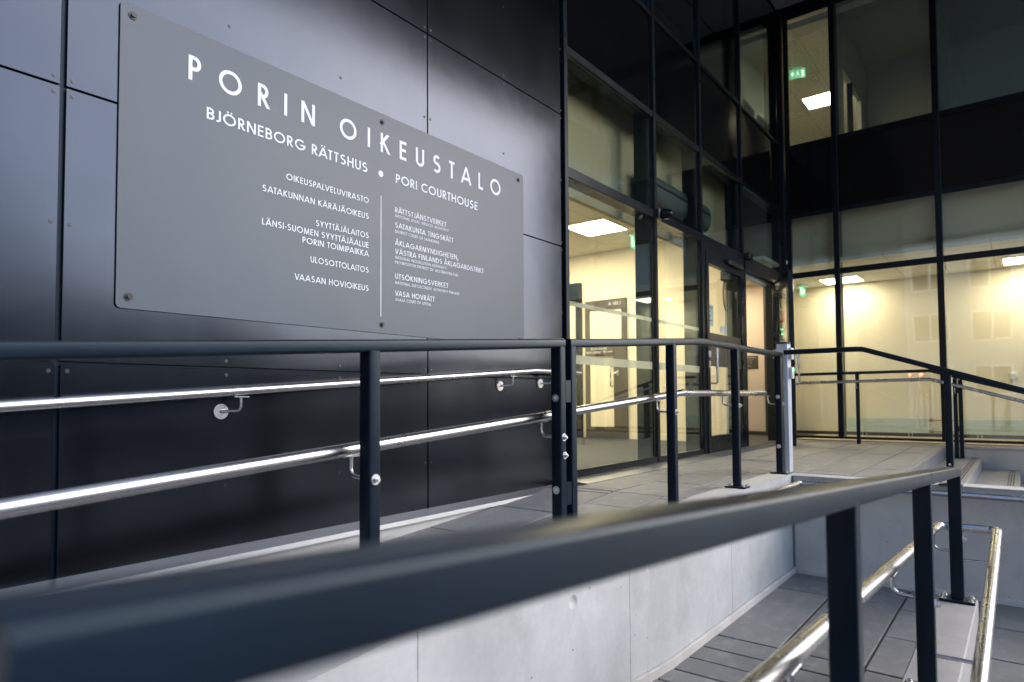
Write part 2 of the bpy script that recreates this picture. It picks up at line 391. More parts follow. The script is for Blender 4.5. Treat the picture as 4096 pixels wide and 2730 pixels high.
KERN = {'AT': -.1, 'TA': -.1, 'AV': -.12, 'VA': -.12, 'LV': -.08, 'TT': 0, 'ÄT': -.1, 'TÄ': -.08, 'YT': -.03, 'LA': .0, 'AY': -.1, 'ST': 0, 'RT': -.02, 'TO': -.04, 'TJ': -.03, 'PA': -.1}
def lettering(mb, text, x0, x1, zb, cap, y, wf=.125, to3=None, thick=.0012, each=None):
    """capitals between x0 and x1, standing on zb; to3(x, z, d) maps to the place, d is how proud"""
    to3 = to3 or (lambda x, z, d: (x, y-d, z))
    w = wf; side = .085
    gs = [glyph(c, w) for c in text]
    nat = sum(g[1] for g in gs); gaps = len(text)-1
    kern = [KERN.get(text[i:i+2], 0) for i in range(gaps)]
    total = (x1-x0)/cap
    sp = (total-nat-sum(kern))/max(gaps, 1); xs = 1.0
    if sp < .075: xs = total/(nat+sum(kern)+.075*gaps); sp = .075
    elif sp > .17 and cap < .06: xs = total/(nat+sum(kern)+.17*gaps); sp = .17
    pen = 0; layer = 0
    for i, (st, wd, dots, ring) in enumerate(gs):
        for pl in st:
            isring = ring and pl is st[-1]
            layer = (layer+1) % 4; d = thick+layer*.00012
            clip = (-.001, 1.001) if text[i] not in ',' and not isring else (-1, 2)
            closed = len(pl) > 2 and abs(pl[0][0]-pl[-1][0])+abs(pl[0][1]-pl[-1][1]) < 1e-6
            ww = w*(.75 if isring else 1)
            ribbon(mb, pl, ww, clip, closed, lambda a, b: to3(x0+(pen+a)*cap*xs, zb+b*cap, d))
        for a, b in dots:
            pts = arc(a, b, .075, 0, 360, None, 16)[:-1]
            mb.b.faces.new([mb.b.verts.new(to3(x0+(pen+p)*cap*xs, zb+q*cap, thick)) for p, q in pts])
        pen += wd+sp+(kern[i] if i < gaps else 0)
        if each: each(mb); mb = MB()
def ribbon(mb, pl, w, clip, closed, f3):
    n = len(pl)
    if n == 2:
        (ax, ay), (bx, by) = pl; L = math.hypot(bx-ax, by-ay); dx, dy = (bx-ax)/L, (by-ay)/L
        e = w if abs(dx) > .05 and abs(dy) > .05 else 0
        ax -= dx*e; ay -= dy*e; bx += dx*e; by += dy*e
        q = [(ax-dy*w/2, ay+dx*w/2), (bx-dy*w/2, by+dx*w/2), (bx+dy*w/2, by-dx*w/2), (ax+dy*w/2, ay-dx*w/2)]
        if e: 
            for lim, sg in ((clip[0], 1), (clip[1], -1)):
                out = []
                for k in range(len(q)):
                    p0, p1 = q[k], q[(k+1) % len(q)]; i0 = (p0[1]-lim)*sg >= 0; i1 = (p1[1]-lim)*sg >= 0
                    if i0: out.append(p0)
                    if i0 != i1: tt = (lim-p0[1])/(p1[1]-p0[1]); out.append((p0[0]+(p1[0]-p0[0])*tt, lim))
                q = out
        if len(q) > 2: mb.b.faces.new([mb.b.verts.new(f3(*p)) for p in q])
        return
    rows = []
    for i in range(n):
        p, a, b = pl[i], pl[i-1] if i else (pl[-2] if closed else None), pl[i+1] if i < n-1 else (pl[1] if closed else None)
        def nrm(s, t): L = math.hypot(t[0]-s[0], t[1]-s[1]) or 1; return (-(t[1]-s[1])/L, (t[0]-s[0])/L)
        if a is None: nn = nrm(p, b); k = 1
        elif b is None: nn = nrm(a, p); k = 1
        else:
            n1, n2 = nrm(a, p), nrm(p, b); nn = (n1[0]+n2[0], n1[1]+n2[1]); L = math.hypot(*nn) or 1; nn = (nn[0]/L, nn[1]/L)
            k = 1/max(.5, nn[0]*n1[0]+nn[1]*n1[1])
        rows.append([mb.b.verts.new(f3(p[0]+sg*nn[0]*w/2*k, p[1]+sg*nn[1]*w/2*k)) for sg in (1, -1)])
    for i in range(n-1):
        try: mb.b.faces.new((rows[i][0], rows[i+1][0], rows[i+1][1], rows[i][1]))
        except ValueError: pass
def small_text(name, text, size, mtx, m, parent):   # lower-case notices, from the built-in font, turned into a mesh
    cu = bpy.data.curves.new(name, 'FONT'); cu.body = text; cu.size = size; cu.align_x = 'CENTER'; cu.extrude = .0005
    to = bpy.data.objects.new(name, cu); COL.objects.link(to)
    dg = bpy.context.evaluated_depsgraph_get(); me = bpy.data.meshes.new_from_object(to.evaluated_get(dg))
    bpy.data.objects.remove(to); bpy.data.curves.remove(cu)
    me.transform(mtx); me.materials.clear(); me.materials.append(M[m])
    o = bpy.data.objects.new(name, me); COL.objects.link(o); o.parent = parent; return o
def mtx_at(origin, right, up):
    a = Vector(right); b = Vector(up); c = a.cross(b); o = Vector(origin)
    return Matrix(((a.x, b.x, c.x, o.x), (a.y, b.y, c.y, o.y), (a.z, b.z, c.z, o.z), (0, 0, 0, 1)))
Z = lambda z: z+ZC

# ================================================================ THE SETTING
def zup(x): return .80 if x >= 4 else max(.36, .80-.0715*(4-x))        # upper ramp
def zlow(x): return 0 if x >= 3.3 else min(.36, .0715*(3.3-x))         # lower ramp
def zstr(x): return 0 if x >= 3.5 else max(-.3, -.06*(3.5-x))          # ramp beside the street
m = MB(); m.box(-200, 200, -200, 200, -.9, -.45); struct(m.build('ground', 'asphalt', None, False))
def slabs(name, rows, zf, m_, x0, x1, gap=.013, zmin=-.5, th=.05):
    """paving laid in rows: rows = (y0, y1, [x joints]); a jointing bed lies 6 mm lower"""
    mb = MB()
    for y0, y1, xs in rows:
        xs = sorted(xs); cuts = [x0]+[x for x in xs if x0 < x < x1]+[x1]
        for a, b in zip(cuts, cuts[1:]):
            if b-a < .03: continue
            dz = random.uniform(-.0012, .0012); g = gap/2*random.uniform(.7, 1.3)
            a_, b_, c_, d_ = a+g, b-g, y0+g, y1-g
            v = [mb.b.verts.new((x, y, zf(x)+dz-t)) for t in (th, 0) for x, y in ((a_, c_), (b_, c_), (b_, d_), (a_, d_))]
            fs = [mb.b.faces.new([v[i] for i in q]) for q in ((3, 2, 1, 0), (4, 5, 6, 7), (0, 1, 5, 4), (1, 2, 6, 5), (2, 3, 7, 6), (3, 0, 4, 7))]
            bmesh.ops.bevel(mb.b, geom=list(fs[1].edges), offset=.0035, segments=1, affect='EDGES')
    return struct(mb.build(name, m_, None, False))
def bed(name, x0, x1, y0, y1, zf, drop=.006, bottom=-.5, mt='joint', brk=()):
    mb = MB(); xs = sorted({x0, x1, *[b for b in brk if x0 < b < x1]})
    top = [(x, zf(x)-drop) for x in xs]
    mb.prism([(x, y0, z) for x, z in top]+[(x1, y0, bottom), (x0, y0, bottom)], (0, y1-y0, 0))
    return struct(mb.build(name, mt, None, False))
def jx(off, step, a=-3, b=11): return [off+step*k for k in range(-20, 20) if a < off+step*k < b]
# upper landing before the doors, and the ramp that climbs to it along the clad wall
slabs('landing_paving', [(2.26, 2.60, jx(6.2, 1.05)), (1.885, 2.26, jx(5.72, 1.05)), (1.51, 1.885, jx(6.70, 1.05)), (1.135, 1.51, jx(6.15, 1.05)), (.80, 1.135, jx(6.6, 1.05))], lambda x: .80, 'paver_warm', 5.90, 10.08)
slabs('landing_paving', [(2.26, 2.60, jx(6.2, 1.05)), (1.885, 2.26, jx(5.72, 1.05)), (1.70, 1.885, jx(6.70, 1.05))], lambda x: .80, 'paver_warm', 4.0, 5.90)
slabs('ramp_paving', [(2.26, 2.78, jx(.2, .62)), (1.885, 2.26, jx(.5, .62)), (1.70, 1.885, jx(.2, .62))], zup, 'paver_warm', -1.6, 4.0)
bed('landing', 4.0, 5.9, 1.70, 2.8, lambda x: .80); bed('landing', 5.9, 10.1, .80, 2.8, lambda x: .80)
bed('ramp', -1.6, 4.0, 1.70, 2.8, zup, brk=(-1.8, 4))
bed('turning_landing', -3.2, -1.6, .36, 2.8, lambda x: .36, 0, mt='paver')
# lower ramp, the yard at its foot and the ramp on the street side
long_l = [5.177, 3.927, 3.70, 3.50, 3.30, 3.1, 2.9, 2.7, 2.5]+jx(.4, .62, -1.6, 2.4)
long_r = [5.136, 4.515, 3.90, 3.70, 3.50, 3.3, 2.9, 2.7, 2.5]+jx(.1, .62, -1.6, 2.4)
slabs('yard_paving', [(1.145, 1.535, long_l), (.708, 1.145, long_l), (.30, .708, long_r)], lambda x: 0, 'paver', 3.3, 5.70, .016)
slabs('lower_ramp_paving', [(1.145, 1.535, long_l), (.708, 1.145, long_l), (.36, .708, long_r)], zlow, 'paver', -1.6, 3.3, .016)
bed('lower_ramp', -1.6, 5.70, .36, 1.535, zlow, .009, -.5, 'joint', (3.3,))
slabs('street_ramp_paving', [(-.26, .30, [5.1, 4.49, 3.88]+jx(.3, .62, -1.6, 3.5)), (-.84, -.26, [4.8, 4.18, 3.6]+jx(.1, .62, -1.6, 3.5)), (-1.4, -.84, jx(.2, .62))], zstr, 'paver', 3.82, 5.70, .016)
slabs('street_ramp_paving', [(-.26, .19, [3.5]+jx(.3, .62, -1.6, 3.5)), (-.84, -.26, [3.5]+jx(.1, .62, -1.6, 3.5)), (-1.4, -.84, [3.5]+jx(.2, .62, -1.6, 3.5))], zstr, 'paver', -1.6, 3.82, .012)
bed('street_ramp', -1.6, 5.70, -1.4, .36, zstr, .009, -.5, 'joint', (-1.5, 3.5))

# ---------------------------------------------------------------- concrete retaining walls
rw = thing('retaining_wall', 'long pale concrete retaining wall with vertical form joints under the ramp railing', 'wall')
mb = MB(); top = [(-1.6, zup(-1.6)+.10), (2.0, zup(2.0)+.10), (3.3, zup(3.3)+.012), (4.0, .806), (5.70, .806)]
mb.prism([(x, 1.535, z) for x, z in top]+[(5.70, 1.535, -.4), (-1.6, 1.535, -.4)], (0, .165, 0)); mb.build('wall', 'conc_wall', rw, False)
mb = MB(); mb.prism([(x, 1.532, z+.004) for x, z in top]+[(x, 1.532, z+.0005) for x, z in top[::-1]], (0, .171, 0)); mb.build('coping', 'conc_top', rw, False)
mb = MB(); mb.box(5.684, 5.699, 1.519, 1.534, -.02, .79); mb.build('joint_sealant', 'seal', rw, False)
mb = MB(); mb.prism([(x, 1.512, zlow(x)+.045) for x in (-1.5, 3.3, 5.68)]+[(x, 1.512, zlow(x)-.02) for x in (5.68, 3.3, -1.5)], (0, .0225, 0), .008); mb.build('base_fillet', 'conc', rw)
rw2 = thing('retaining_wall', 'grey concrete wall across the yard, beneath the steps and landing, stained along its foot', 'wall')
mb = MB(); mb.box(5.70, 5.90, -1.6, 1.70, -.4, .790); mb.build('wall', 'conc', rw2, False)
mb = MB(); mb.box(5.697, 5.903, -1.6, 1.70, .7905, .797); mb.build('coping', 'conc_top', rw2, False)
mb = MB(); mb.box(5.675, 5.6995, .0, 1.53, -.02, .045, .01); mb.build('base_fillet', 'conc', rw2)
pw = thing('plinth_wall', 'low flat-topped concrete plinth that carries the nearest railing', 'wall')
mb = MB(); mb.box(-1.6, 3.95, .205, .37, -.5, .448, .006, 1); mb.build('plinth', 'conc_plinth', pw, False)

# ---------------------------------------------------------------- steps
st = thing('stone_steps', 'flight of shallow grey stone steps with grooved nosings falling from the landing', 'steps')
for k in range(6):
    y1 = .80-.37*k; zt = .665-.133*k
    mb = MB(); mb.box(5.905, 10.06, y1-.37, y1, zt-.35, zt, .004, 1); o = mb.build('step', 'paver_warm', st, False)
for k in range(6):
    y1 = .80-.37*(k-1)-.37; zt = .80-.133*k
    mb = MB()
    for j in range(3): mb.box(5.95, 10.05, y1+.05+.022*j, y1+.056+.022*j, zt-.002, zt+.0015)
    mb.build('nosing_groove', 'joint' if k else 'flash', st, False)
    if k == 0:
        mb = MB(); mb.box(5.905, 10.06, .792, .8035, .60, .7985, .003, 1); mb.build('riser', 'paver', st, False)

# ================================================================ THE COURTHOUSE
ch = thing('courthouse', 'dark clad courthouse with a glazed entrance recess under its upper floors', 'building')
# --- clad wall on the left: each panel a part, each screw a sub-part
xe = [-2.97, -1.067, .834, 2.735, 4.206]; xg = [.012, .014, .020, .009, 0]
ze = [-.66, .144, 1.186, 2.235, 3.28, 4.33, 5.37, 6.42]; zg = [0, .011, .008, .008, .008, .008, .008, .008]
rv = MB(); rv.cyl((0, -.0016, 0), (0, .002, 0), .0078, 14, .0085); rv.cyl((0, -.0032, 0), (0, -.001, 0), .0042, 10)
rivet0 = None
for i in range(4):
    for j in range(7):
        x0, x1 = xe[i]+xg[i]/2, xe[i+1]-xg[i+1]/2; z0, z1 = Z(ze[j])+zg[j]/2, Z(ze[j+1])-zg[j+1]/2
        mb = MB(); mb.box(x0, x1, 2.80, 2.809, z0, z1, .0012, 1); p = mb.build('cladding_panel', 'panel', ch, False)
        if i == 0 or j > 4: continue
        n = 3 if i < 3 else 2
        xs = [x0+.02+(x1-x0-.04)*k/n for k in range(n+1)]
        zm = -.38 if j == 0 else (ze[j]+ze[j+1])/2
        zs = [Z(zm), z1-.026] + ([z0+.026] if j else [])
        for xx in xs:
            for zz in zs:
                if rivet0 is None: rivet0 = rv.build('screw', 'screw', p); rivet0.location = (xx, 2.7995, zz)
                else: copy_to(rivet0, p, (xx, 2.7995, zz))
mb = MB(); mb.box(-2.97, 4.19, 2.825, 3.0, .3, 8.6); mb.build('wall_backing', 'frame', ch, False)
mb = MB(); mb.box(-2.96, 4.19, 2.816, 2.86, .3, 8.6); mb.build('joint_backing', 'rail', ch, False)
mb = MB(); mb.box(-2.985, -2.965, 2.80, 9, .3, 8.6); mb.box(4.2, 4.212, 2.8, 3.05, .78, 8.6); mb.build('end_cladding', 'panel', ch, False)
# flashing along the foot of the clad wall and below the glass
mb = MB(); mb.prism([(-2.97, 2.799, .800), (-2.97, 2.715, .776), (-2.97, 2.712, .752), (-2.97, 2.722, .752), (-2.97, 2.722, .768), (-2.97, 2.799, .786)], (7.29, 0, 0)); mb.build('flashing', 'flash', ch, False)
mb = MB(); mb.box(-2.97, 3.98, 2.735, 2.82, -.4, .751); mb.build('plinth', 'conc', ch, False)
mb = MB(); mb.prism([(4.215, 2.78, .815), (4.215, 2.60, .803), (4.215, 2.60, .798), (4.215, 2.78, .798)], (2.75, 0, 0)); mb.build('flashing', 'flash', ch, False)
# --- glazed wall (left) and glazed wing (right)
MX = [4.235, 5.816, 6.985, 8.345]; XR = 10.14
bands = [(.82, .88, 'f'), (.88, 3.205, 'g'), (3.205, 3.29, 't'), (3.29, 4.205, 'g'), (4.205, 4.27, 't'), (4.27, 5.22, 's'), (5.22, 5.27, 't'), (5.27, 7.30, 'u')]
def mull(x0, x1, y0, y1, z0, z1, name='mullion'): mb = MB(); mb.box(x0, x1, y0, y1, z0, z1, .003, 1); return mb.build(name, 'frame', ch)
for x in MX[:]:
    zb = .82
    mull(x-.025, x+.025, 2.775, 2.812, zb, 7.32)
    mull(x-.022, x+.022, 2.822, 3.0, zb, 7.32, 'mullion_fin')
mull(10.075, 10.165, 2.735, 2.812, 3.15, 7.32); mull(10.13, 10.20, 2.66, 2.75, .82, 3.149); mull(10.09, 10.16, 2.822, 3.0, 3.21, 7.32, 'mullion_fin')
mull(10.165, 10.20, 2.66, 2.734, 3.15, 7.32)
edges = [(4.26, 5.791), (5.841, 6.96), (7.01, 8.32), (8.37, 10.075)]
for k, (a, b) in enumerate(edges):
    for z0, z1, t in bands:
        if k >= 2 and z0 < 3.2: continue
        if t in 'ft':
            mb = MB(); mb.box(a, b, 2.782, 2.812, z0, z1, .003, 1); mb.build('transom', 'frame', ch)
            if t == 't': mb = MB(); mb.box(a, b, 2.822, 2.93, z0+.008, z1-.008); mb.build('transom_back', 'frame', ch, False)
        elif t == 's':
            mb = MB(); mb.box(a, b, 2.80, 2.812, z0, z1); mb.build('spandrel_panel', 'spandrel', ch, False)
        else:
            mb = MB(); mb.box(a, b, 2.805, 2.815, z0, z1); mb.build('window_pane', 'glass' if t == 'g' else 'glass_hi', ch, False)
# frosted safety bands across the two fixed panes
for a, b in edges[:2]:
    for z0, z1 in ((Z(.738), Z(.774)), (Z(.274), Z(.345))):
        mb = MB(); mb.box(a+.02, b-.02, 2.8165, 2.8175, z0, z1); mb.build('frosted_band', 'frost', ch, False)
# wing on the right
YM = [2.045, .815, -.415, -1.54]
rb = [(.85, .885, 'f'), (.885, 3.20, 'g'), (3.20, 3.285, 't'), (3.285, 4.105, 'g'), (4.105, 4.17, 't'), (4.17, 5.14, 's'), (5.14, 5.21, 't'), (5.21, 7.14, 'u'), (7.14, 7.32, 't')]
for y in YM:
    mull(10.115, 10.15, y-.037, y+.037, .85, 7.32); mull(10.162, 10.34, y-.03, y+.03, .85, 7.32, 'mullion_fin')
yedge = [(2.082, 2.66), (.852, 2.008), (-.378, .778), (-1.503, -.452)]
for a, b in yedge:
    for z0, z1, t in rb:
        if t in 'ft': mb = MB(); mb.box(10.122, 10.15, a, b, z0, z1, .003, 1); mb.build('transom', 'frame', ch)
        elif t == 's': mb = MB(); mb.box(10.14, 10.155, a, b, z0, z1); mb.build('spandrel_panel', 'spandrel', ch, False)
        else: mb = MB(); mb.box(10.145, 10.155, a, b, z0, z1); mb.build('window_pane', 'glass' if t == 'g' else 'glass_hi', ch, False)
mb = MB(); mb.box(10.10, 10.121, -1.54, 2.70, .812, .838, .004, 1); mb.box(10.085, 10.10, -1.54, 2.68, .775, .805, .004, 1); mb.build('flashing', 'flash', ch)
mb = MB(); mb.box(10.10, 10.40, -1.54, 2.70, -.45, .774); mb.build('plinth', 'conc', ch, False)
mb = MB(); mb.box(10.12, 17, -1.60, -1.545, -.4, 9.2); mb.build('end_cladding', 'panel', ch, False)
# soffit and the storeys that overhang the recess
mb = MB(); mb.box(4.3, 10.1, -2.74, 2.79, 7.33, 7.37); mb.build('soffit', 'soffit', ch, False)
for k in range(5):
    mb = MB(); mb.box(4.3, 10.1, -2.74+1.15*k-.012, -2.74+1.15*k+.012, 7.322, 7.329); mb.build('soffit_batten', 'frame', ch, False)
mb = MB(); mb.box(4.25, 17, -2.78, 9, 7.375, 11.5); mb.build('upper_storeys', 'panel', ch, False)
mb = MB(); mb.box(4.215, 17, 2.83, 9, 8.65, 8.7); mb.box(-2.97, 4.2, 2.87, 9, 8.55, 8.6); mb.build('roof', 'frame', ch, False)
# --- rooms behind the glass
def inner(name, x0, x1, y0, y1, z0, z1, mt): mb = MB(); mb.box(x0, x1, y0, y1, z0, z1); return mb.build(name, mt, ch, False)
CE = Z(1.95)
inner('floor', 4.22, 12.5, 2.83, 8.0, .74, .795, 'floor_in'); inner('floor', 10.2, 12.5, -1.53, 2.83, .74, .790, 'floor_lt')
CL = Z(2.40)
inner('ceiling', 4.22, 9.38, 3.17, 8.0, CL, CL+.05, 'ceil'); inner('ceiling', 9.381, 12.5, 2.83, 8.0, CE, CE+.05, 'ceil'); inner('ceiling', 10.2, 12.5, -1.53, 2.83, CE, CE+.05, 'ceil')
inner('bulkhead', 4.22, 9.24, 3.12, 3.17, Z(1.79), Z(2.93), 'olive_glow')
inner('bulkhead', 10.36, 10.40, -1.53, 2.78, Z(1.95)+.06, Z(2.95), 'olive_glow_pale')
inner('inner_wall', 4.205, 4.225, 3.05, 8, .79, 8.6, 'cream'); inner('inner_wall', 4.22, 12.5, 8.0, 8.1, .7, 8.6, 'cream')
inner('inner_wall', 9.25, 9.38, 3.36, 8.0, .79, CL, 'cream'); inner('inner_wall', 9.25, 9.38, 3.171, 3.359, CE, CL, 'cream')
inner('inner_wall', 11.40, 11.5, 3.47, 8.0, .79, CE, 'blush'); inner('inner_wall', 11.38, 11.52, 3.40, 3.468, .79, CE, 'brown')
inner('inner_wall', 12.40, 12.5, -1.54, 3.9, .79, CE, 'cream'); inner('inner_wall', 11.52, 12.4, 3.55, 3.6, .79, CE, 'cream')
inner('skirting', 12.385, 12.399, -1.53, 3.38, .79, .845, 'brown'); inner('skirting', 11.385, 11.398, 3.47, 8, .79, .86, 'brown')
inner('inner_wall', 10.2, 12.5, -1.545, -1.535, .79, 8.6, 'cream')
# storey over the entrance lobby: unlit
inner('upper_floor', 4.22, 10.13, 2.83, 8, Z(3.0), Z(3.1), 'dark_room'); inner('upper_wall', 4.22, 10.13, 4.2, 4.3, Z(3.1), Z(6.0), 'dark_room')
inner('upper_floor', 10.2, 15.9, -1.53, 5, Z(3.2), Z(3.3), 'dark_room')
# lit office on the first floor of the wing, dark rooms beside it
C2 = Z(5.75)
inner('ceiling', 10.2, 15.9, 2.02, 5.0, C2, C2+.05, 'ceil'); inner('ceiling', 10.2, 15.9, -1.53, 2.02, C2, C2+.05, 'dim_room')
inner('inner_wall', 10.17, 10.21, 2.83, 5.0, Z(3.3), C2, 'cream'); inner('inner_wall', 15.9, 16, -1.53, 5, Z(3.3), C2, 'cream'); inner('inner_wall', 10.2, 15.9, 5.0, 5.1, Z(3.3), C2, 'cream')
inner('partition', 10.36, 10.75, 2.02, 2.08, Z(3.3), C2, 'dim_room'); inner('partition', 12.15, 15.9, 2.02, 2.08, Z(3.3), C2, 'dim_room')
inner('partition', 10.75, 12.15, 2.02, 2.08, Z(5.0), C2, 'dim_room'); inner('partition_post', 11.35, 11.40, 2.01, 2.09, Z(3.3), Z(5.0), 'frame')
inner('inner_wall', 12.6, 12.7, -1.53, 2.0, Z(3.3), C2, 'dim_room'); inner('partition', 10.36, 12.6, .79, .84, Z(3.3), C2, 'dim_room')
# closed leaf of the entrance (third bay)
def leaf(name, wd, z0, z1, hinge_left=True):      # local frame: hinge at origin, leaf along +x, outside is -y
    d = bpy.data.objects.new(name, None); COL.objects.link(d); d.parent = ch
    def add(nm, mt, mb, sm=True): return mb.build(nm, mt, d, sm)
    fr = MB()
    for a, b, c, e in ((0, .085, z0, z1), (wd-.085, wd, z0, z1), (.0851, wd-.0851, z0, z0+.19), (.0851, wd-.0851, z1-.15, z1)): fr.box(a, b, -.03, .03, c, e, .003, 1)
    add('leaf_frame', 'frame', fr)
    g = MB(); g.box(.0852, wd-.0852, -.006, .006, z0+.19, z1-.15); add('leaf_pane', 'glass_door', g, False)
    pth = [(wd-.10, -.03, Z(.58)), (wd-.10, -.10, Z(.58)), (wd-.10, -.10, Z(.16)), (wd-.10, -.03, Z(.16))]
    h = MB(); h.tube(fillet(pth, .03), .014, 14); add('pull_handle', 'steel', h)
    k = MB(); k.box(wd-.075, wd-.02, -.045, -.03, Z(.45), Z(.52), .004); k.box(wd-.065, wd-.035, -.04, -.03, Z(.33), Z(.41), .003); add('lock', 'zinc', k)
    c = MB(); c.box(.12, .62, -.075, -.031, z1-.075, z1-.02, .006); add('closer', 'black', c)
    for zz in (z0+.25, (z0+z1)/2+.1, (z0+z1)/2+.5, z1-.45):
        hh = MB(); hh.cyl((-.012, -.035, zz), (-.012, -.035, zz+.17), .013, 12); hh.box(-.02, .05, -.036, -.03, zz+.02, zz+.15); add('hinge', 'black', hh)
    return d
dr = leaf('entrance_door', 1.24, .822, 3.12); dr.matrix_local = Matrix.Translation((8.275, 2.79, 0)) @ Matrix.Rotation(PI, 4, 'Z') @ Matrix.Diagonal((1, -1, 1, 1))
mb = MB(); mb.box(.0853, 1.1547, -.012, -.007, Z(.355), Z(.735)); o = mb.build('dark_film', 'plate', dr, False)
mb = MB()
for a, b in ((.42, .47), (.50, .60), (.30, .36)): mb.box(.62, .623, -.0135, -.0125, Z(.40), Z(.62))
mb.build('printed_line', 'letter', dr, False)
mb = MB(); mb.cyl((.62, -.0065, Z(.80)), (.62, -.0085, Z(.80)), .055, 20); mb.cyl((.74, -.0065, Z(.80)), (.74, -.0085, Z(.80)), .045, 20); mb.build('film_disc', 'pale', dr, False)
mull(7.011, 7.035, 2.77, 2.83, .82, 3.204, 'door_jamb'); mull(8.277, 8.319, 2.77, 2.83, .82, 3.204, 'door_jamb')
mull(7.036, 8.276, 2.77, 2.83, 3.125, 3.204, 'door_head'); mull(8.371, 10.07, 2.76, 2.90, 3.09, 3.204, 'door_head')
mull(8.371, 8.40, 2.77, 2.95, .82, 3.089, 'door_jamb'); mull(9.61, 9.67, 2.78, 2.90, .82, 3.089, 'door_jamb')
# open leaf of the entrance (fourth bay), swung out towards the yard
d2 = leaf('entrance_door', .97, .822, 3.08)
d2.matrix_local = Matrix.Translation((9.60, 2.755, 0)) @ Matrix.Rotation(PI+R(27), 4, 'Z') @ Matrix.Diagonal((1, -1, 1, 1))
d2['label'] = 'entrance door leaf standing open'
# drop-arm closers of the open doorway, and their cables
mb = MB(); mb.box(8.55, 9.45, 2.83, 2.90, 3.02, 3.085, .006); mb.build('door_operator', 'pale', ch)
mb = MB(); mb.tube([(8.45, 2.80, 3.03), (9.55, 2.70, 3.0)], .012, 10); mb.tube([(9.55, 2.70, 3.0), (9.05, 2.42, 2.99)], .010, 10); mb.build('door_operator_arm', 'zinc', ch)
mb = MB(); mb.box(9.42, 9.66, 2.62, 2.75, 2.85, 2.99, .01); mb.build('cable_box', 'black', ch)
for cx, sx in ((9.38, .11), (9.62, .05)):
    mb = MB(); mb.tube([(cx+sx*math.cos(R(a)), 2.70, 2.62+.28*math.sin(R(a))) for a in range(20, 341, 16)], .007, 8); mb.build('hanging_cable', 'rubber', ch)
mb = MB(); mb.tube([(7.98+.10*math.cos(R(a)), 2.88, 2.72+.19*math.sin(R(a))) for a in range(-240, 61, 15)], .008, 8); mb.box(7.92, 8.15, 2.84, 2.93, 2.90, 3.02, .01); mb.build('hanging_cable', 'rubber', ch)
# inner door A 103.1 in the end wall of the lobby
idr = bpy.data.objects.new('inner_door', None); COL.objects.link(idr); idr.parent = ch
mb = MB()
for a, b, c, e in ((4.94, 5.02, .80, Z(1.60)), (5.62, 5.70, .80, Z(1.60)), (5.021, 5.619, Z(1.44), Z(1.60)), (5.021, 5.619, .80, .98)): mb.box(9.20, 9.249, a, b, c, e)
mb.box(9.20, 9.249, 5.021, 5.17, .981, Z(.9)); mb.box(9.19, 9.249, 5.171, 5.69, Z(.68), Z(.88)); mb.build('door_frame', 'brown', idr, False)
mb = MB(); mb.box(9.222, 9.235, 5.171, 5.619, .981, Z(.679)); mb.box(9.222, 9.235, 5.021, 5.619, Z(.901), Z(1.439)); mb.build('door_panel', 'cream', idr, False)
mb = MB(); mb.tube(fillet([(9.20, 5.19, Z(.50)), (9.13, 5.19, Z(.50)), (9.13, 5.19, Z(.185)), (9.20, 5.19, Z(.185))], .03), .012, 12); mb.build('pull_handle', 'steel', idr)
mb = MB(); mb.box(9.185, 9.199, 5.07, 5.11, Z(.36), Z(.44), .003); mb.tube([(9.19, 5.09, Z(.40)), (9.15, 5.09, Z(.40)), (9.15, 5.20, Z(.40))], .009, 8); mb.build('door_lever', 'steel', idr)
small_text('door_number', 'A 103.1', .075, mtx_at((9.198, 5.13, Z(1.5)), (0, -1, 0), (0, 0, 1)), 'letter', idr)
small_text('door_notice', 'Ei ulosk\u00e4ynti\u00e4\nIngen utg\u00e5ng \u2022 No exit', .055, mtx_at((9.188, 5.43, Z(.79)), (0, -1, 0), (0, 0, 1)), 'letter', idr)
mb = MB()
for a, b, c, e in ((5.78, 5.86, .80, Z(1.93)), (6.15, 6.3, .80, Z(1.93)), (5.861, 6.149, Z(1.62), Z(1.93)), (5.861, 6.149, .80, 1.0)): mb.box(9.16, 9.249, a, b, c, e)
mb.build('glazed_screen_frame', 'frame', ch, False)

# ---------------------------------------------------------------- the name board
sg = thing('courthouse_sign', 'large grey board with white lettering naming the courthouse and its offices', 'sign')
bx0, bx1, bz0, bz1, rr = 1.0215, 3.6818, Z(0.368), Z(1.6086), .02
mb = MB(); pf = []
for cx, cz, a0 in ((bx1-rr, bz1-rr, 0), (bx0+rr, bz1-rr, 90), (bx0+rr, bz0+rr, 180), (bx1-rr, bz0+rr, 270)):
    for i in range(7): a = R(a0+15*i); pf.append((cx+rr*math.cos(a), 2.790, cz+rr*math.sin(a)))
mb.prism(pf, (0, .005, 0)); mb.build('board', 'sign', sg, False)
for x in (1.0677, 2.3728, 3.6245):
    for z in (Z(1.5614), Z(0.4152)):
        mb = MB(); mb.cyl((x, 2.7895, z), (x, 2.786, z), .016, 20); mb.cyl((x, 2.786, z), (x, 2.778, z), .0095, 6, .009); mb.cyl((x, 2.795, z), (x, 2.80, z), .012, 12); mb.build('bolt', 'black', sg)
T = [('PORIN', 1.2919, 1.9284, 1.3885, 0.1091, .152), ('OIKEUSTALO', 2.0822, 3.4204, 1.3885, 0.1091, .152), ('BJÖRNEBORG RÄTTSHUS', 1.3734, 2.2662, 1.2432, 0.0523, .146), ('PORI COURTHOUSE', 2.4713, 3.1791, 1.2412, 0.0523, .146)]
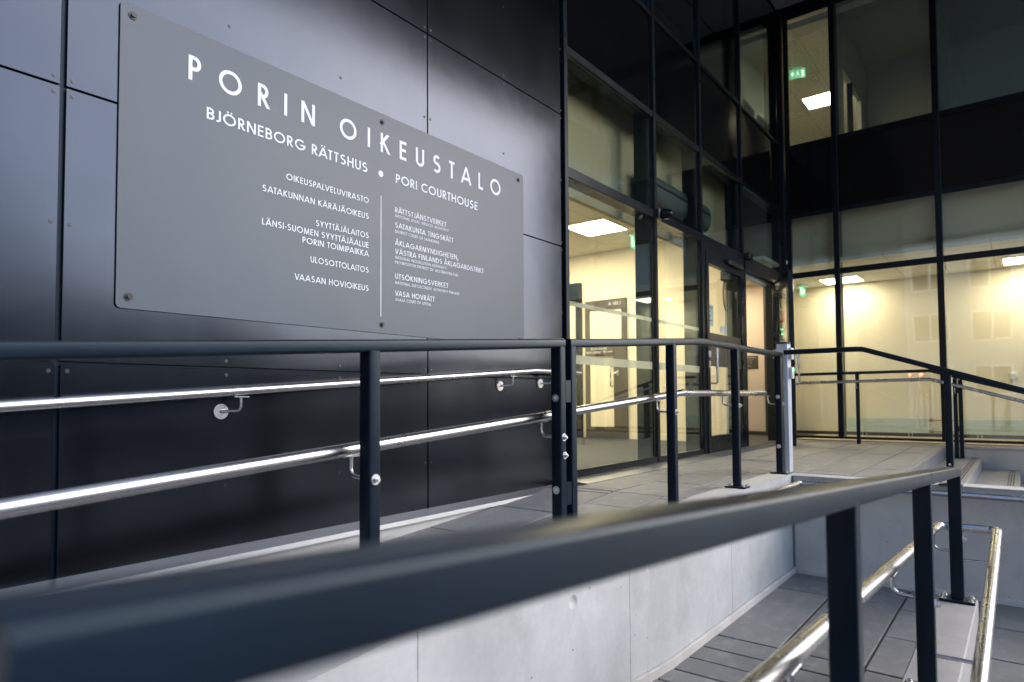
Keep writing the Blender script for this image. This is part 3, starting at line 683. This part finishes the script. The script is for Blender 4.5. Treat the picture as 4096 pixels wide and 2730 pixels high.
T += [(t, a, 2.2752, z, .031, .138) for t, a, z in (('OIKEUSPALVELUVIRASTO', 1.7685, 1.0751), ('SATAKUNNAN KÄRÄJÄOIKEUS', 1.6428, 0.9873), ('SYYTTÄJÄLAITOS', 1.9384, 0.881), ('LÄNSI-SUOMEN SYYTTÄJÄALUE', 1.6418, 0.8274), ('PORIN TOIMIPAIKKA', 1.861, 0.7805), ('ULOSOTTOLAITOS', 1.9083, 0.6905), ('VAASAN HOVIOIKEUS', 1.8178, 0.5906))]
T += [(t, 2.4663, b, z, c, .138) for t, b, z, c in (('RÄTTSTJÄNSTVERKET', 2.8835, 1.0685, 0.0307), ('NATIONAL LEGAL SERVICES AUTHORITY', 2.9036, 1.0411, 0.0166), ('SATAKUNTA TINGSRÄTT', 2.9478, 0.9813, 0.0307), ('DISTRICT COURT OF SATAKUNTA', 2.8212, 0.951, 0.0166), ('ÅKLAGARMYNDIGHETEN,', 2.9911, 0.8796, 0.0307), ('VÄSTRA FINLANDS ÅKLAGARDISTRIKT', 3.2374, 0.8299, 0.0307), ('NATIONAL PROSECUTION AUTHORITY,', 2.8895, 0.8022, 0.0164), ('PROSECUTION DISTRICT OF WESTERN FINLAND', 2.9891, 0.7741, 0.0164), ('UTSÖKNINGSVERKET', 2.8996, 0.6876, 0.0307), ('NATIONAL ENFORCEMENT AUTHORITY FINLAND', 3.0052, 0.6567, 0.0164), ('VASA HOVRÄTT', 2.781, 0.5892, 0.0307), ('VAASA COURT OF APPEAL', 2.7538, 0.5604, 0.0164))]
for t, a, b, z, c, wf in T:
    if c > .1: lettering(MB(), t, a, b, Z(z), c, 2.790, wf, None, .0012, lambda q: q.build('letter', 'letter', sg, False))
    else: mb = MB(); lettering(mb, t, a, b, Z(z), c, 2.790, wf); mb.build('lettering', 'letter', sg, False)
mb = MB(); mb.box(2.3592, 2.3642, 2.7885, 2.7895, Z(.4595), Z(1.140)); mb.build('divider', 'letter', sg, False)
mb = MB(); mb.cyl((2.3607, 2.7885, Z(1.2633)), (2.3607, 2.7895, Z(1.2633)), .0175, 32); mb.build('round_dot', 'letter', sg, False)

# ================================================================ RAILINGS
RP = rrect(.052, .040, .009)                    # top rail profile (side, up)
def post(parent, x, y0, zb, zt, dx=.045, dy=.052, plate=True, bolts=True, pname='post'):
    mb = MB(); mb.sweep([(x, y0+dy/2, zb), (x, y0+dy/2, zt)], rrect(dy, dx, .006, 3), up=(1, 0, 0)); p = mb.build(pname, 'rail', parent)
    if plate:
        mb = MB(); mb.box(x-.055, x+.055, y0+dy/2-.072, y0+dy/2+.072, zb, zb+.012, .002, 1); mb.build('base_plate', 'rail', p)
        for sx in (-1, 1):
            for sy in (-1, 1):
                bx, by = x+sx*.035, y0+dy/2+sy*.056
                mb = MB(); mb.cyl((bx, by, zb+.012), (bx, by, zb+.014), .012, 16); mb.cyl((bx, by, zb+.014), (bx, by, zb+.021), .008, 6); mb.cyl((bx, by, zb+.021), (bx, by, zb+.026), .0045, 10); mb.build('anchor_bolt', 'zinc', p)
    return p
def side_bolt(p, c, ax, s=1.0):
    c = Vector(c); ax = Vector(ax); mb = MB(); mb.cyl(c, c+ax*.003*s, .017*s, 20); mb.cyl(c+ax*.003*s, c+ax*.012*s, .0105*s, 6); mb.cyl(c+ax*.012*s, c+ax*.018*s, .006*s, 10); mb.build('bolt', 'zinc', p)
def bracket(p, x, yt, zt, yp, tw=0):              # curved rod from under a tube to a post face
    sg = 1 if yp > yt else -1
    mb = MB(); mb.tube(fillet([(x+tw, yt, zt-.018), (x+tw, yt, zt-.085), (x, yp, zt-.088)], .026), .0065, 12); mb.box(x+tw-.035, x+tw+.035, yt-.011, yt+.011, zt-.024, zt-.0195, .001, 1); mb.build('bracket', 'steel', p)

# --- railing along the ramp, in two sections, with its low steel handrail
def mz(x): return Z(.121)+.0705*(x-.378) if x < 4.0 else Z(.3745)
def mh(x): return Z(-.227)+.0735*(x-.407) if x < 3.92 else Z(.0285)
G1 = 'sections of the dark railing along the upper ramp'
ra = thing('ramp_railing', 'dark grey railing section in front of the name board, ending at a paired post', 'railing', G1)
rb_ = thing('ramp_railing', 'dark grey railing section in front of the glass doors, rising then running level', 'railing', G1)
YC = 1.606
def rail_path(pts, parent, name='top_rail', prof=RP): mb = MB(); mb.sweep(pts, prof, up=(0, 0, 1)); return mb.build(name, 'rail', parent)
rail_path([(-1.6, YC, mz(-1.6)-.02), (2.388, YC, mz(2.388)-.02)], ra)
rail_path([(2.432, YC, mz(2.432)-.02), (3.93, YC, mz(3.93)-.02), (3.98, YC, mz(3.98)-.0205), (4.03, YC, mz(4.03)-.021), (4.10, YC, mz(4.1)-.02), (5.690, YC, mz(5)-.02)], rb_)
for x, par in ((-.95, ra), (.17, ra), (1.317, ra), (2.366, ra), (2.454, rb_), (3.535, rb_), (4.6, rb_), (5.652, rb_)):
    zb = zup(x)+.1 if x < 2.1 else zup(x)+.03 if x < 4 else .8105
    p = post(par, x, 1.58, zb, mz(x)-.035, .045 if x < 5 else .088, plate=x > 3.8)
    zt = mh(x)
    if x not in (2.454,): side_bolt(p, (x, 1.58, zt-.088), (0, -1, 0))
    if x not in (2.454,): bracket(p, x, 1.70, zt, 1.632, -.0)
for zz in (Z(-.07), Z(-.31)): pass
pl = [o for o in ra.children if o.name.startswith('post')]
side_bolt(pl[-1], (2.3435, 1.606, Z(.0)), (-1, 0, 0)); side_bolt(pl[-1], (2.3435, 1.606, Z(-.40)), (-1, 0, 0)); side_bolt(pl[-1], (2.372, 1.58, Z(-.25)), (0, -1, 0), .95)
pr = [o for o in rb_.children if o.name.startswith('post')]
side_bolt(pr[-1], (5.608, 1.606, Z(.0)), (-1, 0, 0)); side_bolt(pr[-1], (5.608, 1.606, Z(-.41)), (-1, 0, 0))
for zz in (Z(.03), Z(-.42)):
    mb = MB(); mb.box(2.3885, 2.4315, 1.583, 1.60, zz-.05, zz+.05, .002, 1); mb.build('joint_tab', 'rail', pl[-1])
mb = MB(); mb.tube([(-1.6, 1.70, mh(-1.6)), (3.915, 1.70, mh(3.915))], .0212, 24); mb.dome((3.915, 1.70, mh(3.915)), (1, 0, .03), .0212, .006, 24, 3); hr = mb.build('handrail', 'steel', ra)
mb = MB(); mb.tube([(3.925, 1.70, mh(3.93)), (5.56, 1.70, mh(5))], .0212, 24); mb.dome((5.56, 1.70, mh(5)), (1, 0, 0), .0212, .012, 24, 5); mb.build('handrail', 'steel', rb_)
mb = MB(); mb.cyl((3.88, 1.70, mh(3.88)), (3.905, 1.70, mh(3.905)), .0222, 24); mb.build('joint_sleeve', 'steel', rb_); mb = MB(); mb.cyl((3.955, 1.70, mh(4)), (3.968, 1.70, mh(4)), .0222, 24); mb.build('joint_sleeve', 'steel', rb_)

# --- handrail fixed to the clad wall
wh = thing('wall_handrail', 'steel handrail on round rosettes along the dark clad wall', 'handrail')
def wz(x): return Z(-.018)+.0697*(x-.647) if x < 3.717 else Z(.197)
mb = MB(); mb.tube([(-1.6, 2.725, wz(-1.6)), (3.70, 2.725, wz(3.70))], .0212, 24); mb.build('tube', 'steel', wh)
mb = MB(); mb.tube([(3.73, 2.725, wz(3.73)), (4.31, 2.725, wz(4))], .0212, 24); mb.dome((4.31, 2.725, wz(4)), (1, 0, 0), .0212, .012, 24, 5); mb.build('tube', 'steel', wh)
mb = MB(); mb.tube([(3.695, 2.725, wz(3.695)), (3.735, 2.725, wz(3.735))], .0222, 24); mb.cyl((3.715, 2.7, wz(3.715)), (3.715, 2.700, wz(3.715)+.003), .006); mb.build('elbow', 'steel', wh)
for x in (-.5, 1.455, 3.41, 3.88):
    zt = wz(x); xo = x+.055
    mb = MB(); mb.tube(fillet([(xo, 2.725, zt-.02), (xo, 2.725, zt-.085), (x, 2.792, zt-.088)], .022), .0065, 12); mb.box(xo-.035, xo+.035, 2.714, 2.736, zt-.026, zt-.0205, .001, 1); b = mb.build('bracket', 'steel', wh)
    mb = MB(); mb.cyl((x, 2.7995, zt-.088), (x, 2.791, zt-.088), .036, 28, .034); mb.build('rosette', 'steel', b)

# --- the nearest railing on its plinth, with a looped handrail
fr_ = thing('plinth_railing', 'dark grey railing nearest the camera, on the plinth, with a looped steel handrail', 'railing')
YF = .284
def fz(x): return Z(-.0935-.0735*(x-.364))
FP = rrect(.058, .043, .0065)
rail_path([(.0625, YF, fz(.0625)-.0215), (.09, YF, fz(.09)-.0215), (2.63, YF, fz(2.63)-.0215)], fr_, 'top_rail', FP)
rail_path([(2.6305, YF, fz(2.6305)-.0218), (3.90, YF, fz(3.90)-.0218)], fr_, 'top_rail', rrect(.0585, .0435, .004))
for x in (.097, 1.39, 2.61, 3.87):
    p = post(fr_, x, .255, .448, fz(x)-.034, .048, .054)
    side_bolt(p, (x, .255, Z(-.70)), (0, -1, 0)) if x > 2 else None
def lh(x): return Z(-.678)+.064*(4.06-x)
def rh(x): return Z(-.678)-.055*(4.06-x)
mb = MB(); mb.tube(fillet([(-.4, .37, lh(-.4)), (4.06, .37, lh(4.06)), (4.08, .125, Z(-.678)), (1.0, .112, rh(1.0)), (-1.2, .112, rh(-1.2))], .035, 7), .0212, 24); mb.build('handrail', 'steel', fr_)
for x in (4.03,):
    mb = MB(); mb.cyl((x-.012, .37, lh(x-.012)), (x+.002, .37, lh(x)), .0224, 24); mb.build('joint_sleeve', 'steel', fr_); mb = MB(); mb.cyl((x+.02, .125, rh(4.05)), (x+.005, .1245, rh(4.035)), .0224, 24); mb.build('joint_sleeve', 'steel', fr_)
for x in (1.39, 2.61, 3.87):
    bracket(fr_, x-.05, .37, lh(x), .309, .0)
    mb = MB(); mb.tube(fillet([(x, .255, rh(x)-.112), (x, .113, rh(x)-.11), (x, .113, rh(x)-.015)], .02), .0065, 12); mb.build('bracket', 'steel', fr_)

# --- railing beside the steps, railing along the glass, and yard handrail
sr = thing('steps_railing', 'dark grey railing on the wall beside the steps, level then sloping down', 'railing')
XR2 = 5.722
def sweepY(pts, parent, prof, name='top_rail'): mb = MB(); mb.sweep(pts, prof, up=(0, 0, 1)); return mb.build(name, 'rail', parent)
sweepY([(XR2, 1.578, Z(.374)), (XR2, 1.03, Z(.374)), (XR2, .99, Z(.371)), (XR2, .95, Z(.358)), (XR2, -1.4, Z(.358)-2.35*.345)], sr, RP)
for y in (.42, -.7):
    p = post(sr, XR2, y-.005, .797, Z(.358)-(.95-y)*.345-.02, .052, .045)
    side_bolt(p, (XR2-.026, y+.018, .95), (-1, 0, 0), .5)
gr = thing('glass_railing', 'thin dark railing with a steel handrail before the lit ground floor windows', 'railing')
XG = 9.92
sweepY([(XG, 2.62, Z(.318)), (XG, .95, Z(.325)), (XG, -1.4, Z(.325)-2.35*.31)], gr, RP)
for y, zb in ((1.765, .80), (.66, .665), (.605, .665), (-.6, .13)):
    zt = Z(.318) if y > .95 else Z(.325)-(.95-y)*.31
    p = post(gr, XG, y, zb, zt-.015, .052, .045, plate=False)
    if y not in (.605,):
        mb = MB(); zt2 = Z(.205) if y > .95 else Z(.21)-(.95-y)*.31
        mb.tube(fillet([(XG-.026, y+.02, zt2-.09), (XG-.09, y+.02, zt2-.09), (XG-.09, y+.02, zt2-.02)], .02), .0065, 10); mb.build('bracket', 'steel', p)
mb = MB(); mb.box(XG-.05, XG+.05, .60, .71, .665, .675); mb.build('base_plate', 'rail', gr, False)
mb = MB(); mb.box(XG-.02, XG+.02, .652, .659, Z(.03), Z(.10)); mb.box(XG-.02, XG+.02, .652, .659, Z(-.45), Z(-.38)); mb.build('joint_tab', 'rail', gr, False)
mb = MB(); mb.tube([(XG-.09, 2.55, Z(.195)), (XG-.09, .95, Z(.213)), (XG-.09, .92, Z(.207)), (XG-.09, -1.4, Z(.207)-2.32*.31)], .0212, 16); mb.dome((XG-.09, 2.55, Z(.195)), (0, 1, 0), .0212, .01, 16, 3); mb.build('handrail', 'steel', gr)
yh = thing('yard_handrail', 'steel handrail wrapping the inner corner of the concrete walls around the yard', 'handrail')
zy = Z(-.70)
mb = MB(); mb.tube(fillet([(-1.2, 1.45, zlow(-1.2)+.70), (2.2, 1.45, zlow(2.2)+.72), (3.2, 1.45, zy), (5.60, 1.45, zy), (5.62, -1.3, zy-.01)], .03), .0212, 24); mb.build('tube', 'steel', yh)
for p0, p1 in (((4.4, 1.45), (4.4, 1.535)), ((2.6, 1.45), (2.6, 1.535))):
    zz = zy-.075 if p0[0] > 3 else zlow(2.6)+.64
    mb = MB(); mb.tube(fillet([(p0[0], p0[1], zz+.06), (p0[0], p0[1], zz), (p1[0], p1[1], zz)], .02), .0065, 10); mb.cyl((p1[0]-(p1[0]-p0[0])*.08, p1[1]-(p1[1]-p0[1])*.08, zz), (p1[0], p1[1], zz), .035, 24); mb.build('bracket', 'steel', yh)

# ================================================================ THINGS AT THE ENTRANCE
ic = thing('door_call_column', 'pale grey column with two white door buttons beside the last railing post', 'call column')
mb = MB(); mb.box(5.80, 5.905, 1.575, 1.665, .806, Z(.455), .005); mb.build('column', 'pale', ic)
mb = MB(); mb.box(5.797, 5.908, 1.572, 1.668, Z(.4552), Z(.470), .003); mb.build('cap', 'black', ic)
for z0, z1 in ((Z(.32), Z(.42)), (Z(.155), Z(.255))):
    mb = MB(); mb.box(5.825, 5.895, 1.545, 1.5748, z0, z1, .008, 3); b = mb.build('door_button', 'white', ic)
    mb = MB(); mb.box(5.85, 5.878, 1.5435, 1.5455, z1-.03, z1-.016); mb.build('button_light', 'led', b, False)
    mb = MB()
    for k in range(4): mb.box(5.850+.012*(k % 2), 5.858+.012*(k % 2), 1.5438, 1.5452, z0+.015+.011*k, z0+.022+.011*k)
    mb.build('button_symbol', 'black', b, False)
mb = MB(); mb.box(5.815, 5.89, 1.6652, 1.70, Z(.33), Z(.41), .006); mb.build('door_button', 'pale', ic)
gt = thing('entrance_grating', 'galvanised grating strip set in the paving before the entrance doors', 'grating')
mb = MB()
for k in range(7): mb.box(6.95, 9.75, 2.615+.026*k, 2.619+.026*k, .79, .806)
for k in range(90): mb.box(6.95+k*.0314, 6.953+k*.0314, 2.61, 2.775, .79, .8045)
mb.build('grate', 'flash', gt, False)
mb = MB(); mb.box(6.94, 9.76, 2.605, 2.7785, .775, .7895); mb.build('tray', 'frame', gt, False)
def dome_cam(x, z, lab):
    t = thing('dome_camera', lab, 'camera'); mb = MB(); mb.box(x-.06, x+.03, 2.735, 2.775, z-.05, z+.05, .006); mb.build('mount', 'black', t)
    mb = MB(); mb.cyl((x+.01, 2.735, z), (x+.03, 2.69, z), .05, 24); mb.dome((x+.03, 2.69, z), (.3, -1, -.25), .05, .055, 24, 8); mb.build('dome', 'spandrel', t)
dome_cam(5.86, Z(1.80), 'black dome camera on the first mullion left of the doors')
t = thing('door_sensor', 'small black sensor box above the hinge side of the closed door', 'sensor')
mb = MB(); mb.box(8.36, 8.50, 2.70, 2.774, Z(1.77), Z(1.86), .012, 3); mb.build('housing', 'black', t); mb = MB(); mb.cyl((8.43, 2.70, Z(1.80)), (8.43, 2.697, Z(1.80)), .02); mb.build('lens', 'spandrel', t)
t = thing('door_notice', 'pale blue paper notice taped inside the closed glass door', 'notice')
mb = MB(); mb.box(7.20, 7.36, 2.812, 2.8135, Z(.82), Z(1.07)); mb.build('sheet', 'paper', t, False)
mb = MB()
for k, wd in enumerate((.11, .05, .06, .10)): mb.box(7.225, 7.225+wd, 2.8108, 2.8118, Z(1.03)-.05*k, Z(1.045)-.05*k)
mb.build('printing', 'black', t, False)
t = thing('air_curtain', 'long air curtain unit in dimmed colour with a dark slot behind the upper panes', 'air curtain')
mb = MB(); pf = [(5.95, 3.0+.075*math.cos(R(a)), Z(2.18)+.16*math.sin(R(a))) for a in range(0, 360, 15)]; mb.prism(pf, (1.70, 0, 0)); mb.build('casing', 'unit', t)
mb = MB(); mb.box(5.98, 7.02, 2.916, 2.925, Z(2.20), Z(2.225)); mb.box(7.08, 7.62, 2.916, 2.925, Z(2.20), Z(2.225)); mb.build('slot', 'black', t, False)

# ================================================================ THINGS INSIDE
def ceiling_light(x, y, z, lab, mt='lamp', sx=.56, sy=.56, grp='square ceiling light panels'):
    t = thing('ceiling_light', lab, 'ceiling light', grp)
    mb = MB(); hx, hy = sx/2, sy/2
    for a, b, c, d in ((-hx-.02, hx+.02, -hy-.02, -hy), (-hx-.02, hx+.02, hy, hy+.02), (-hx-.02, -hx, -hy, hy), (hx, hx+.02, -hy, hy)): mb.box(x+a, x+b, y+c, y+d, z-.012, z-.0005)
    mb.build('frame', 'white', t, False)
    mb = MB(); mb.box(x-hx, x+hx, y-hy, y+hy, z-.009, z-.001); mb.build('diffuser', mt, t, False)
ceiling_light(7.84, 4.66, CL, 'bright square ceiling light in the lobby behind the first tall pane', 'lamp3', .66, .62)
for lx, ly, lb in ((8.05, 5.75, 'ceiling light added for brightness near the inner door of the lobby, out of view behind the clad wall'), (5.17, 4.9, 'ceiling light added for brightness over the near corner of the lobby, out of view behind the clad wall'), (5.17, 6.9, 'ceiling light added for brightness in the far corner of the lobby, out of view behind the clad wall'), (7.57, 6.6, 'ceiling light added for brightness before the lobby end wall, out of view behind the clad wall')): ceiling_light(lx, ly, CL, lb, 'lamp3')  # unseen panels added to brighten the lobby
ceiling_light(11.90, 2.34, CE, 'bright ceiling light crossed by the slim mullion in the right wing')
ceiling_light(11.80, -.10, CE, 'bright ceiling light at the right edge of the picture')
ceiling_light(10.5, 3.9, CE, 'ceiling light of the passage behind the open door')
ceiling_light(13.45, 2.92, C2, 'bright ceiling light of the first floor office behind the blinds', 'lamp2')
ceiling_light(11.2, 3.6, C2, 'second ceiling light of the first floor office, hidden by its blinds', 'lamp2')
def exit_sign(x, y, z, lab, yaw_, wd=.26, ht=.15):
    t = thing('exit_sign', lab, 'exit sign', 'green running man exit signs'); t.location = (x, y, z); t.rotation_euler = (0, 0, yaw_)
    mb = MB(); mb.cyl((0, 0, -.035), (0, 0, -.001), .10, 28, .085); mb.build('base', 'white', t)
    mb = MB(); mb.box(-wd/2, wd/2, -.006, .006, -.05-ht, -.04); mb.build('plate', 'green', t, False)
    mb = MB()
    for s in (-1, 1):
        yy = s*.0065
        P = lambda pts: mb.prism([(px_*wd, yy, -.045-ht*(1-pz)) for px_, pz in pts], (0, s*.001, 0))
        P([(-.40, .10), (-.24, .10), (-.24, .90), (-.40, .90)])                                        # doorway
        mb.cyl((-.02*wd, yy, -.045-ht*.20), (-.02*wd, yy+s*.001, -.045-ht*.20), .010, 12)             # head
        P([(-.09, .35), (.02, .35), (.04, .70), (-.05, .70)]); P([(-.09, .35), (-.05, .40), (-.16, .12), (-.21, .15)]); P([(.02, .36), (-.02, .42), (.09, .12), (.14, .15)])
        P([(.24, .25), (.36, .25), (.36, .5), (.43, .5), (.30, .85), (.17, .5), (.24, .5)][::-1])       # arrow
    mb.build('pictogram', 'greenw', t, False)
exit_sign(8.50, 4.40, CL, 'green exit sign hanging in the lobby beside the ceiling light', R(4), .30, .18)
exit_sign(11.98, 2.98, CE, 'green exit sign at the left of the right wing windows', R(-3))
exit_sign(11.83, 2.94, C2, 'green exit sign up in the lit first floor office', R(90+15))
t = thing('smoke_detector', 'round white smoke detector on the office ceiling under the exit sign', 'smoke detector')
mb = MB(); mb.cyl((12.43, 2.81, C2-.03), (12.43, 2.81, C2-.001), .055, 24, .065); mb.cyl((12.43, 2.81, C2-.045), (12.43, 2.81, C2-.03), .035, 24, .05); mb.build('body', 'white', t)
def radiator(y0, y1, lab):
    t = thing('radiator', lab, 'radiator', 'pale radiators along the right wing wall')
    z0, z1 = Z(-.60), Z(-.365); mb = MB(); h = (z1-z0)/3
    for k in range(3): mb.box(12.29, 12.36, y0, y1, z0+h*k+.002, z0+h*(k+1)-.002, .003, 1)
    mb.build('panel', 'rad', t)
    for y in (y0+.25, y1-.25):
        mb = MB(); mb.box(12.30, 12.31, y-.03, y-.02, .795, z0); mb.box(12.30, 12.31, y+.02, y+.03, .795, z0); mb.build('foot', 'rad', t, False)
    return t
t1 = radiator(1.212, 2.38, 'pale radiator whose left end lies behind the slim mullion')
t2 = radiator(-.70, .80, 'pale radiator low at the right edge of the picture')
for zz in (Z(-.39), Z(-.57)):
    mb = MB(); mb.tube([(12.325, 1.21, zz), (12.325, .802, zz)], .009, 10); mb.build('pipe', 'brass', t1)
    mb = MB(); mb.cyl((12.325, 1.21, zz), (12.325, 1.14, zz), .022, 10); mb.cyl((12.325, 1.165, zz-.03), (12.325, 1.165, zz+.03), .012, 10); mb.build('valve', 'brass', t1)
t = thing('fire_hose_sign', 'red and white fire equipment sign on the wall seen through the open door', 'sign')
mb = MB(); mb.box(12.392, 12.399, 3.405, 3.545, Z(1.36), Z(1.57)); mb.build('plate', 'red', t, False)
mb = MB()
for k in range(4):
    zc = Z(1.39)+.036*k
    mb.prism([(12.3905, 3.535, zc), (12.3905, 3.48, zc+.022), (12.3905, 3.415, zc+.055), (12.3905, 3.415, zc+.068), (12.3905, 3.48, zc+.042), (12.3905, 3.535, zc+.016)], (.001, 0, 0))
mb.build('flame_strokes', 'white', t, False)
t = thing('emergency_button', 'wall button ringed by green lights below the fire sign', 'button')
mb = MB(); mb.box(12.37, 12.399, 3.43, 3.53, Z(1.13), Z(1.25), .006); mb.build('box', 'white', t)
mb = MB()
for a, b in ((3.44, 1.235), (3.48, 1.238), (3.52, 1.235), (3.44, 1.145), (3.52, 1.145)): mb.cyl((12.369, a, Z(b)), (12.366, a, Z(b)), .013, 12)
mb.build('green_light', 'led', t, False)
t = thing('wall_display', 'small bronze display box on the wall below the green lit button', 'display')
mb = MB(); mb.box(12.33, 12.399, 3.40, 3.54, Z(.86), Z(1.06), .01); mb.build('casing', 'brown', t); mb = MB(); mb.box(12.328, 12.3295, 3.42, 3.52, Z(.93), Z(1.04)); mb.build('screen', 'pale', t, False)
t = thing('office_directory', 'small dark plate of office names on the passage wall behind the open door', 'plate')
mb = MB(); mb.box(11.392, 11.399, 3.575, 3.87, Z(.485), Z(.715)); mb.build('plate', 'plate', t, False)
yzr = lambda x, z, d: (11.392-d, -x, z)
for k, (txt, hh, zz, wd) in enumerate((('OIKEUSPALVELUVIRASTO', .016, .675, .25), ('SATAKUNNAN KÄRÄJÄOIKEUS', .008, .64, .20), ('SYYTTÄJÄLAITOS', .008, .61, .18), ('ULOSOTTOLAITOS', .008, .58, .18), ('VAASAN HOVIOIKEUS', .012, .53, .16))):
    mb = MB(); lettering(mb, txt, -3.86, -3.86+wd, Z(zz), hh, 0, .15, yzr); mb.build('lettering', 'letter', t, False)
t = thing('wall_socket', 'white wall socket above the right hand radiator', 'socket')
mb = MB(); mb.box(12.375, 12.399, .06, .17, Z(.25), Z(.345), .004); mb.build('plate', 'white', t); mb = MB(); mb.cyl((12.3745, .115, Z(.30)), (12.372, .115, Z(.30)), .022, 18); mb.build('outlet', 'pale', t)
# venetian blinds of the first floor
def blind(y0, y1, lab, tilt, pitch=.030, sm='slat'):
    t = thing('venetian_blind', lab, 'blind', 'venetian blinds of the first floor windows'); mb = MB()
    z = Z(5.42); c, s_ = math.cos(tilt)*.0125, math.sin(tilt)*.0125
    while z > Z(3.78):
        mb.prism([(10.27-c, y0, z-s_), (10.27+c, y0, z+s_), (10.27+c, y0, z+s_+.0006), (10.27-c, y0, z-s_+.0006)], (0, y1-y0, 0)); z -= pitch
    mb.build('slats', sm, t, False)
    mb = MB(); mb.box(10.255, 10.29, y0, y1, Z(5.60), Z(5.69)); mb.build('headrail', 'slat', t, False)
    mb = MB()
    z = Z(5.595)
    for k in range(6): mb.box(10.257, 10.283, y0, y1, z-.003, z); z -= .028
    mb.build('gathered_slats', 'dim_room', t, False)
    for y in (y0+.12, y1-.12): mb = MB(); mb.cyl((10.255, y, Z(3.78)), (10.255, y, Z(5.6)), .0015, 6); mb.build('cord', 'white', t, False)
blind(2.09, 2.74, 'half open blind over the brightly lit office window', .06, .026, 'slat_dark')
blind(.86, 2.0, 'half open blind over the dark window with a lit doorway behind it', .42, .024)
blind(-.37, .77, 'half open blind over the unlit window at the upper right', .62, .024)

# ================================================================ ACROSS THE STREET (seen mirrored in glass and metal)
def block(name, lab, x0, x1, y0, y1, h, face, wall, cols, rows, z0=1.6, grp=None):
    t = thing(name, lab, 'building', grp)
    mb = MB(); mb.box(x0, x1, y0, y1, -.45, h); wl = mb.build('wall', wall, t, False)
    mb = MB(); mb.box(x0-.25, x1+.25, y0-.25, y1+.25, h, h+.25); mb.build('roof', 'frame', t, False)
    for i in range(cols):
        for j in range(rows):
            if face == 'x':
                wd = (y1-y0)/cols; a = y0+wd*i+wd*.16; b = a+wd*.6; za = z0+3.0*j; zb = za+1.5
                mb = MB()
                for p, q, c, d in ((a-.1, a, za, zb), (b, b+.1, za, zb), ((a+b)/2-.05, (a+b)/2+.05, za, zb), (a-.1, b+.1, za-.12, za), (a-.1, b+.1, zb, zb+.1)): mb.box(x1, x1+.06, p, q, c, d)
                wn = mb.build('window', 'white', t, False); mb = MB(); mb.box(x1+.002, x1+.02, a, b, za, zb); mb.build('pane', 'far_glass', wn, False)
            else:
                wd = (x1-x0)/cols; a = x0+wd*i+wd*.2; b = a+wd*.5; za = z0+3.0*j; zb = za+1.4
                mb = MB()
                for p, q, c, d in ((a-.1, a, za, zb), (b, b+.1, za, zb), (a-.1, b+.1, za-.12, za), (a-.1, b+.1, zb, zb+.1)): mb.box(p, q, y1, y1+.06, c, d)
                wn = mb.build('window', 'white', t, False); mb = MB(); mb.box(a, b, y1+.002, y1+.02, za, zb); mb.build('pane', 'far_glass', wn, False)
block('apartment_building', 'pale rendered apartment block behind the camera, mirrored in the right wing windows', -34, -24, -14, 14, 10.4, 'x', 'render', 10, 3)
t = [o for o in COL.objects if o.name == 'apartment_building'][0]
mb = MB(); mb.box(-33.5, -24.4, -13.5, 13.5, 10.66, 19); mb.build('upper_storeys', 'dark_clad', t, False)
block('street_house', 'broad pale building across the street, the tallest one mirrored dimly in the clad wall', -2, 21, -38, -29, 6.2, 'y', 'render', 8, 2, .8)
block('street_house', 'brown house across the street between the broad pale one and the long low one', 23.5, 37, -37, -29, 4.6, 'y', 'brick', 5, 1, 1.2)
block('street_house', 'long low building across the street, farthest to the right', 39, 66, -37, -29, 3.7, 'y', 'render', 9, 1, .8)
tl = thing('traffic_light', 'traffic light showing red behind the camera, mirrored in the glass', 'traffic light')
mb = MB(); mb.cyl((-18, 4.3, -.45), (-18, 4.3, 3.0), .06, 12); mb.build('pole', 'rail', tl)
mb = MB(); mb.box(-18.1, -17.9, 4.12, 4.48, 2.05, 3.0, .02); mb.build('housing', 'black', tl)
for yy in (4.06, 4.3, 4.54):
    mb = MB(); mb.cyl((-17.895, yy, 2.55), (-17.88, yy, 2.55), .09, 18); mb.build('lamp', 'redlamp', tl)
